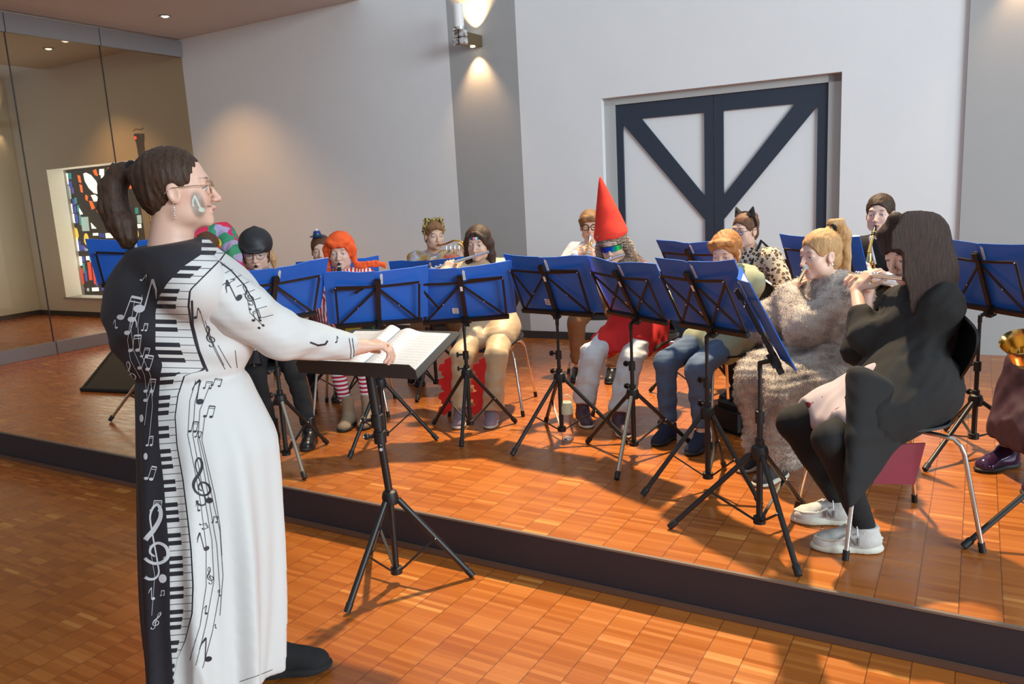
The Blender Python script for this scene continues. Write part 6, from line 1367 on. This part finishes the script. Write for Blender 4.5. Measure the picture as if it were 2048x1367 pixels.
F.cone(p.sh[0], p.el[0], .078, .062, .03); F.cone(p.el[0], lerp(p.el[0], p.wr[0], .95), .06, .04, .03); F.build('left_sleeve', M_blk, p.root)
# printed notes: strokes laid on the cloth surface (part of the dress mesh)
def bvh_of(o):
    me = o.data; n = len(me.vertices); v = np.empty(n*3, np.float32); me.vertices.foreach_get('co', v); v = v.reshape(-1, 3); q = np.empty(len(me.loops), np.int32); me.loops.foreach_get('vertex_index', q)
    off = o.parent.location if o.parent else Vector((0, 0, 0))
    return BVHTree.FromPolygons([tuple(a) for a in v], [tuple(map(int, a)) for a in q.reshape(-1, 4)])
class Ink:
    def __init__(s, o): s.o = o; s.t = bvh_of(o); s.v = []; s.f = []; s.m = []
    def hit(s, x, y):
        r = nrm(ray(x, y)); h = s.t.ray_cast(Vector(CAM), Vector(r)); 
        return None if h[0] is None else np.array(h[0])+np.array(h[1])*.0016
    def stroke(s, pts, w, mi=1, step=3.):
        P = []; Wd = []
        ww = w if hasattr(w, '__len__') else [w]*len(pts)
        for i in range(len(pts)-1):
            a, b = np.array(pts[i], float), np.array(pts[i+1], float); n = max(1, int(np.linalg.norm(b-a)/step))
            for j in range(n): P.append(lerp(a, b, j/n)); Wd.append(ww[i]+(ww[i+1]-ww[i])*j/n)
        P.append(np.array(pts[-1], float)); Wd.append(ww[-1]); pl_ = None
        for i, q in enumerate(P):
            d = nrm(P[min(i+1, len(P)-1)]-P[max(i-1, 0)]); n = np.array([-d[1], d[0]])*Wd[i]/2; a = s.hit(*(q+n)); b = s.hit(*(q-n))
            if a is None or b is None or np.linalg.norm(a-b) > .04: pl_ = None; continue
            s.v += [a, b]; c = len(s.v)
            if pl_ is not None and np.linalg.norm(s.v[c-4]-a) < .04: s.f.append((c-4, c-3, c-1, c-2)); s.m.append(mi)
            pl_ = 1
    def disc(s, x, y, rx, ry, ang=0, mi=1):
        c = s.hit(x, y)
        if c is None: return
        o = len(s.v); pts = []
        for i in range(12):
            a = 2*PI*i/12; u, v = rx*math.cos(a), ry*math.sin(a); h = s.hit(x+u*math.cos(ang)-v*math.sin(ang), y+u*math.sin(ang)+v*math.cos(ang))
            if h is None: return
            pts.append(h)
        s.v += [c]+pts
        for i in range(12): s.f.append((o, o+1+i, o+1+(i+1) % 12)); s.m.append(mi)
    def flat(s, x, y, h, mi=1, flip=1, ang=0.):   # eighth note: head at x,y stem up by h
        c, sn = math.cos(ang), math.sin(ang); T_ = lambda u, v: (x+u*c-v*sn, y+u*sn+v*c); r = h*.15
        s.disc(x, y, r*1.2, r*.85, -.35+ang, mi); s.stroke([T_(r*flip, 0), T_(r*flip, -h)], max(1.2, h*.045), mi); s.stroke([T_(r*flip, -h), T_(r*flip+h*.2*flip, -h*.72), T_(r*flip+h*.28*flip, -h*.45)], [h*.10, h*.06, h*.02], mi)
    def pair(s, x, y, h, w, mi=1, ang=0.):
        c, sn = math.cos(ang), math.sin(ang); T_ = lambda u, v: (x+u*c-v*sn, y+u*sn+v*c); r = h*.14
        for d in (0, w): q = T_(d, -d*.15); s.disc(q[0], q[1], r*1.2, r*.85, -.3+ang, mi); s.stroke([T_(d+r, -d*.15), T_(d+r, -h-d*.15)], max(1.1, h*.04), mi)
        s.stroke([T_(r, -h), T_(w+r, -h-w*.15)], h*.11, mi); s.stroke([T_(r, -h*.8), T_(w+r, -h*.8-w*.15)], h*.05, mi)
    def clef(s, x, y, h, mi=1, lean=0.):
        K = [(-.14, .40, .07), (-.15, .46, .07), (-.09, .50, .05), (-.01, .49, .04), (.04, .42, .035), (.03, .30, .03), (-.01, .05, .03), (-.05, -.20, .03), (-.06, -.34, .035), (-.02, -.45, .045), (.04, -.49, .05), (.08, -.42, .07), (.07, -.30, .08), (-.02, -.15, .09), (-.13, -.02, .09), (-.17, .10, .075), (-.14, .22, .06), (-.03, .29, .055), (.10, .27, .06), (.17, .18, .07), (.14, .07, .06), (.04, .02, .05), (-.05, .07, .05), (-.07, .15, .04), (-.01, .20, .03)]
        Q = [K[0]]+K+[K[-1]]; S = []
        for i in range(1, len(Q)-2):
            for j in range(5):
                t = j/5; S.append(tuple(.5*(2*Q[i][c]+(Q[i+1][c]-Q[i-1][c])*t+(2*Q[i-1][c]-5*Q[i][c]+4*Q[i+1][c]-Q[i+2][c])*t*t+(3*Q[i][c]-Q[i-1][c]-3*Q[i+1][c]+Q[i+2][c])*t**3) for c in range(3)))
        S.append(K[-1]); s.stroke([(x+(a-lean*b)*h, y+b*h) for a, b, w in S], [max(1, w*h*.72) for a, b, w in S], mi, 3)
    def finish(s):
        me = s.o.data; bm = bmesh.new(); bm.from_mesh(me); vs = [bm.verts.new(tuple(v)) for v in s.v]
        for f, mi in zip(s.f, s.m):
            try: q = bm.faces.new([vs[i] for i in f]); q.material_index = mi; q.smooth = False
            except ValueError: pass
        bm.to_mesh(me); bm.free()
ink = Ink(dress)
# black print on the white side of the skirt
for dx, pts in enumerate(([(392, 760), (380, 800), (376, 870), (390, 940), (402, 1010), (412, 1090), (412, 1170), (400, 1250), (380, 1320)], [(402, 760), (390, 805), (386, 870), (398, 935), (412, 1010), (424, 1080), (428, 1160), (412, 1245), (392, 1330)], [(420, 770), (400, 820), (396, 880), (408, 940), (420, 1010), (434, 1090), (440, 1180), (425, 1260), (405, 1335)], [(395, 860), (412, 930), (428, 1010), (440, 1060), (446, 1150), (440, 1230)], [(410, 830), (404, 880), (416, 930), (430, 990), (440, 1050), (444, 1110)])):
    ink.stroke(pts, 1.0, 1, 5)
ink.flat(400, 803, 44, 1, -1, .15); ink.pair(408, 776, 14, 12, 1, .2); ink.pair(424, 770, 15, 14, 1, .3); ink.pair(410, 832, 22, 12, 1, .25); ink.pair(380, 862, 20, 10, 1, .2); ink.pair(391, 873, 12, 8, 1, .3)
ink.clef(402, 962, 95, 1, -.16); ink.disc(419, 1000, 7, 6); ink.flat(398, 1020, 16, 1, -1); ink.pair(400, 1048, 12, 10, 1, 1.2); ink.pair(425, 1044, 12, 8, 1, .1); ink.flat(413, 1096, 34, 1, -1, -.25); ink.clef(420, 1150, 34, 1, -.2); ink.flat(440, 1190, 12, 1, -1); ink.flat(412, 1226, 16, 1, -1, .2); ink.flat(416, 1317, 42, 1, -1, .05); ink.flat(432, 1255, 8, 1, -1)
for q in ((532, 772, 5), (538, 790, 4), (545, 800, 5), (543, 818, 3), (548, 842, 3)): ink.disc(q[0], q[1], 2, q[2]*.6)
ink.stroke([(480, 1362), (510, 1352), (545, 1338)], 1, 1)
# bodice, dark notes on white beside the keys
ink.stroke([(384, 600), (386, 650), (398, 700), (415, 742)], 4, 1); ink.flat(391, 634, 20, 1, 1, .1); ink.clef(420, 672, 42, 1, -.3)
for pts in ([(400, 620), (412, 660), (430, 700), (450, 738)], [(410, 640), (428, 690), (448, 730)], [(436, 690), (450, 715), (462, 735)], [(470, 700), (474, 735)]): ink.stroke(pts, 1, 1, 5)
# white print on the black side
ink.pair(242, 634, 46, 22, 2, .35); ink.flat(279, 617, 64, 2, 1, .28); ink.flat(255, 665, 34, 2, 1, .3); ink.flat(216, 560, 12, 2, -1); ink.flat(283, 560, 16, 2, 1, .6); ink.flat(234, 655, 16, 2, -1); ink.pair(262, 700, 30, 14, 2, .1); ink.pair(285, 660, 14, 7, 2, .2); ink.pair(280, 735, 28, 16, 2, .3); ink.clef(262, 745, 46, 2, -.3); ink.pair(284, 712, 18, 10, 2, .25)
for pts in ([(270, 600), (262, 650), (268, 700), (290, 750), (296, 800), (290, 850)], [(285, 590), (276, 650), (280, 700), (302, 750), (306, 810), (300, 870)], [(262, 640), (256, 680), (262, 720), (282, 756)], [(300, 1090), (310, 1150), (304, 1230)]): ink.stroke(pts, .8, 2, 5)
ink.disc(284, 836, 4, 8, 0, 2); ink.pair(292, 782, 26, 12, 2, .2); ink.flat(292, 800, 26, 2, 1, .3); ink.disc(292, 912, 4, 7, 0, 2); ink.pair(295, 890, 18, 8, 2, .1); ink.pair(293, 956, 26, 10, 2, .3); ink.pair(303, 1020, 20, 16, 2, .15); ink.clef(311, 1082, 150, 2, -.02); ink.disc(326, 1156, 8, 9, 0, 2); ink.flat(307, 1196, 22, 2, -1); ink.clef(314, 1240, 34, 2, .4); ink.pair(322, 1190, 10, 6, 2); ink.flat(331, 1122, 10, 2, -1)
ink.finish()
ik2 = Ink(slv)
ik2.flat(478, 595, 42, 1, -1, -.45); ik2.flat(455, 570, 18, 1, -1, 1.1); ik2.stroke([(440, 573), (450, 566), (460, 566)], 1.5); ik2.clef(496, 590, 40, 1, -.5)
for q in ((500, 618), (506, 640), (520, 640), (518, 655), (526, 650)): ik2.disc(q[0], q[1], 3, 2.2, .5)
ik2.pair(508, 640, 16, 12, 1, -.3); ik2.stroke([(495, 600), (500, 625), (525, 650)], 1); ik2.stroke([(620, 684), (636, 690), (650, 688), (655, 681)], 3.5); ik2.flat(672, 684, 12, 1, 1)
ik2.stroke([(404, 505), (432, 519), (462, 541), (488, 570), (508, 604), (519, 640)], 2.2)
for j in range(11): t_j = j/10; q = np.array([404+118*t_j-6*t_j*(1-t_j), 505+130*t_j**1.25]); ik2.stroke([tuple(q), (q[0]+24, q[1]-16+10*t_j)], 1.1)
ik2.stroke([(698, 676), (702, 700), (700, 738)], 1.2); ik2.stroke([(704, 676), (708, 700), (706, 738)], 1.2)
ik2.finish()
for i in range(2): shoe(p, i, fabric('black_knit', srgb(24, 23, 25), .9), M_blk, w=.05)
# hair pulled back into a low ponytail
def px3(x, y, d): return atd(x, y, d)
F = Field(p.H-.34, p.H+.20, [(p.H, .13, .004)], .006); h = p.hs
F.ell(p.hl(0, -.022, .036), (.079*h, .100*h, .088*h), p.HR, .01); F.ell(p.hl(0, -.060, -.010), (.064*h, .052*h, .066*h), p.HR, .02); F.ell(p.hl(0, .100, -.030), (.085*h, .075*h, .115*h), p.HR, .01*h, 's')
for s in (-1, 1): F.ell(p.hl(s*.085, .020, -.035), (.034*h, .050*h, .040*h), p.HR, .012*h, 's'); F.ell(p.hl(s*.06, -.01, -.098), (.05*h, .06*h, .035*h), p.HR, .012*h, 's')
D0 = 2.37; tb = px3(262, 341, D0); P2 = [p.hl(0, -.09, .035), tb, px3(240, 348, D0), px3(224, 378, D0), px3(226, 415, D0), px3(243, 450, D0), px3(254, 478, D0), px3(252, 492, D0)]; R2 = [.035, .020, .030, .036, .040, .038, .024, .008]
for i in range(7): F.cone(P2[i], P2[i+1], R2[i], R2[i+1], .02)
F.noise(.003, 90, 3, (1, 1, .3)); F.build('hair', H_dk, p.root, 1)
MB().tube([tb+V(.004+.004*math.cos(a), .022*math.cos(a), .022*math.sin(a)) for a in np.linspace(0, 2*PI, 14)[:-1]], .009, 8, closed=True).build('hair_tie', M_blk, p.root)
glasses(p, mat('gold_frame', (.62, .46, .30), .25, 1), (.024, .020), .0015)
mm = MB(); q = p.hl(.080, -.010, -.046); mm.tube([q+V(0, 0, .008), q-V(0, 0, .004)], .001, 6)
for j in range(5): mm.ball(q-V(0, 0, .006+.0075*j)+V(.002*math.sin(j*2), 0, 0), .0032, 8)
mm.build('earring', M_sil, p.root)
fg = p.fing[1]; rg = p.wr[1]
d_, n_ = nrm(V(.84, .5, -.02)), nrm(V(.15, .25, -1)); n_ = nrm(n_-d_*np.dot(n_, d_)); t_ = np.cross(d_, n_); kn_ = rg+d_*.088-t_*.009
dd = rot_about(d_-t_*.02, np.cross(d_, n_), (.85)*.75); cc = kn_+dd*.020; e1r = nrm(np.cross(dd, t_)); MB().tube([cc+(t_*math.cos(a)+e1r*math.sin(a))*.0100 for a in np.linspace(0, 2*PI, 18)[:-1]], .0018, 6, closed=True).build('gold_ring', M_gold, p.root)
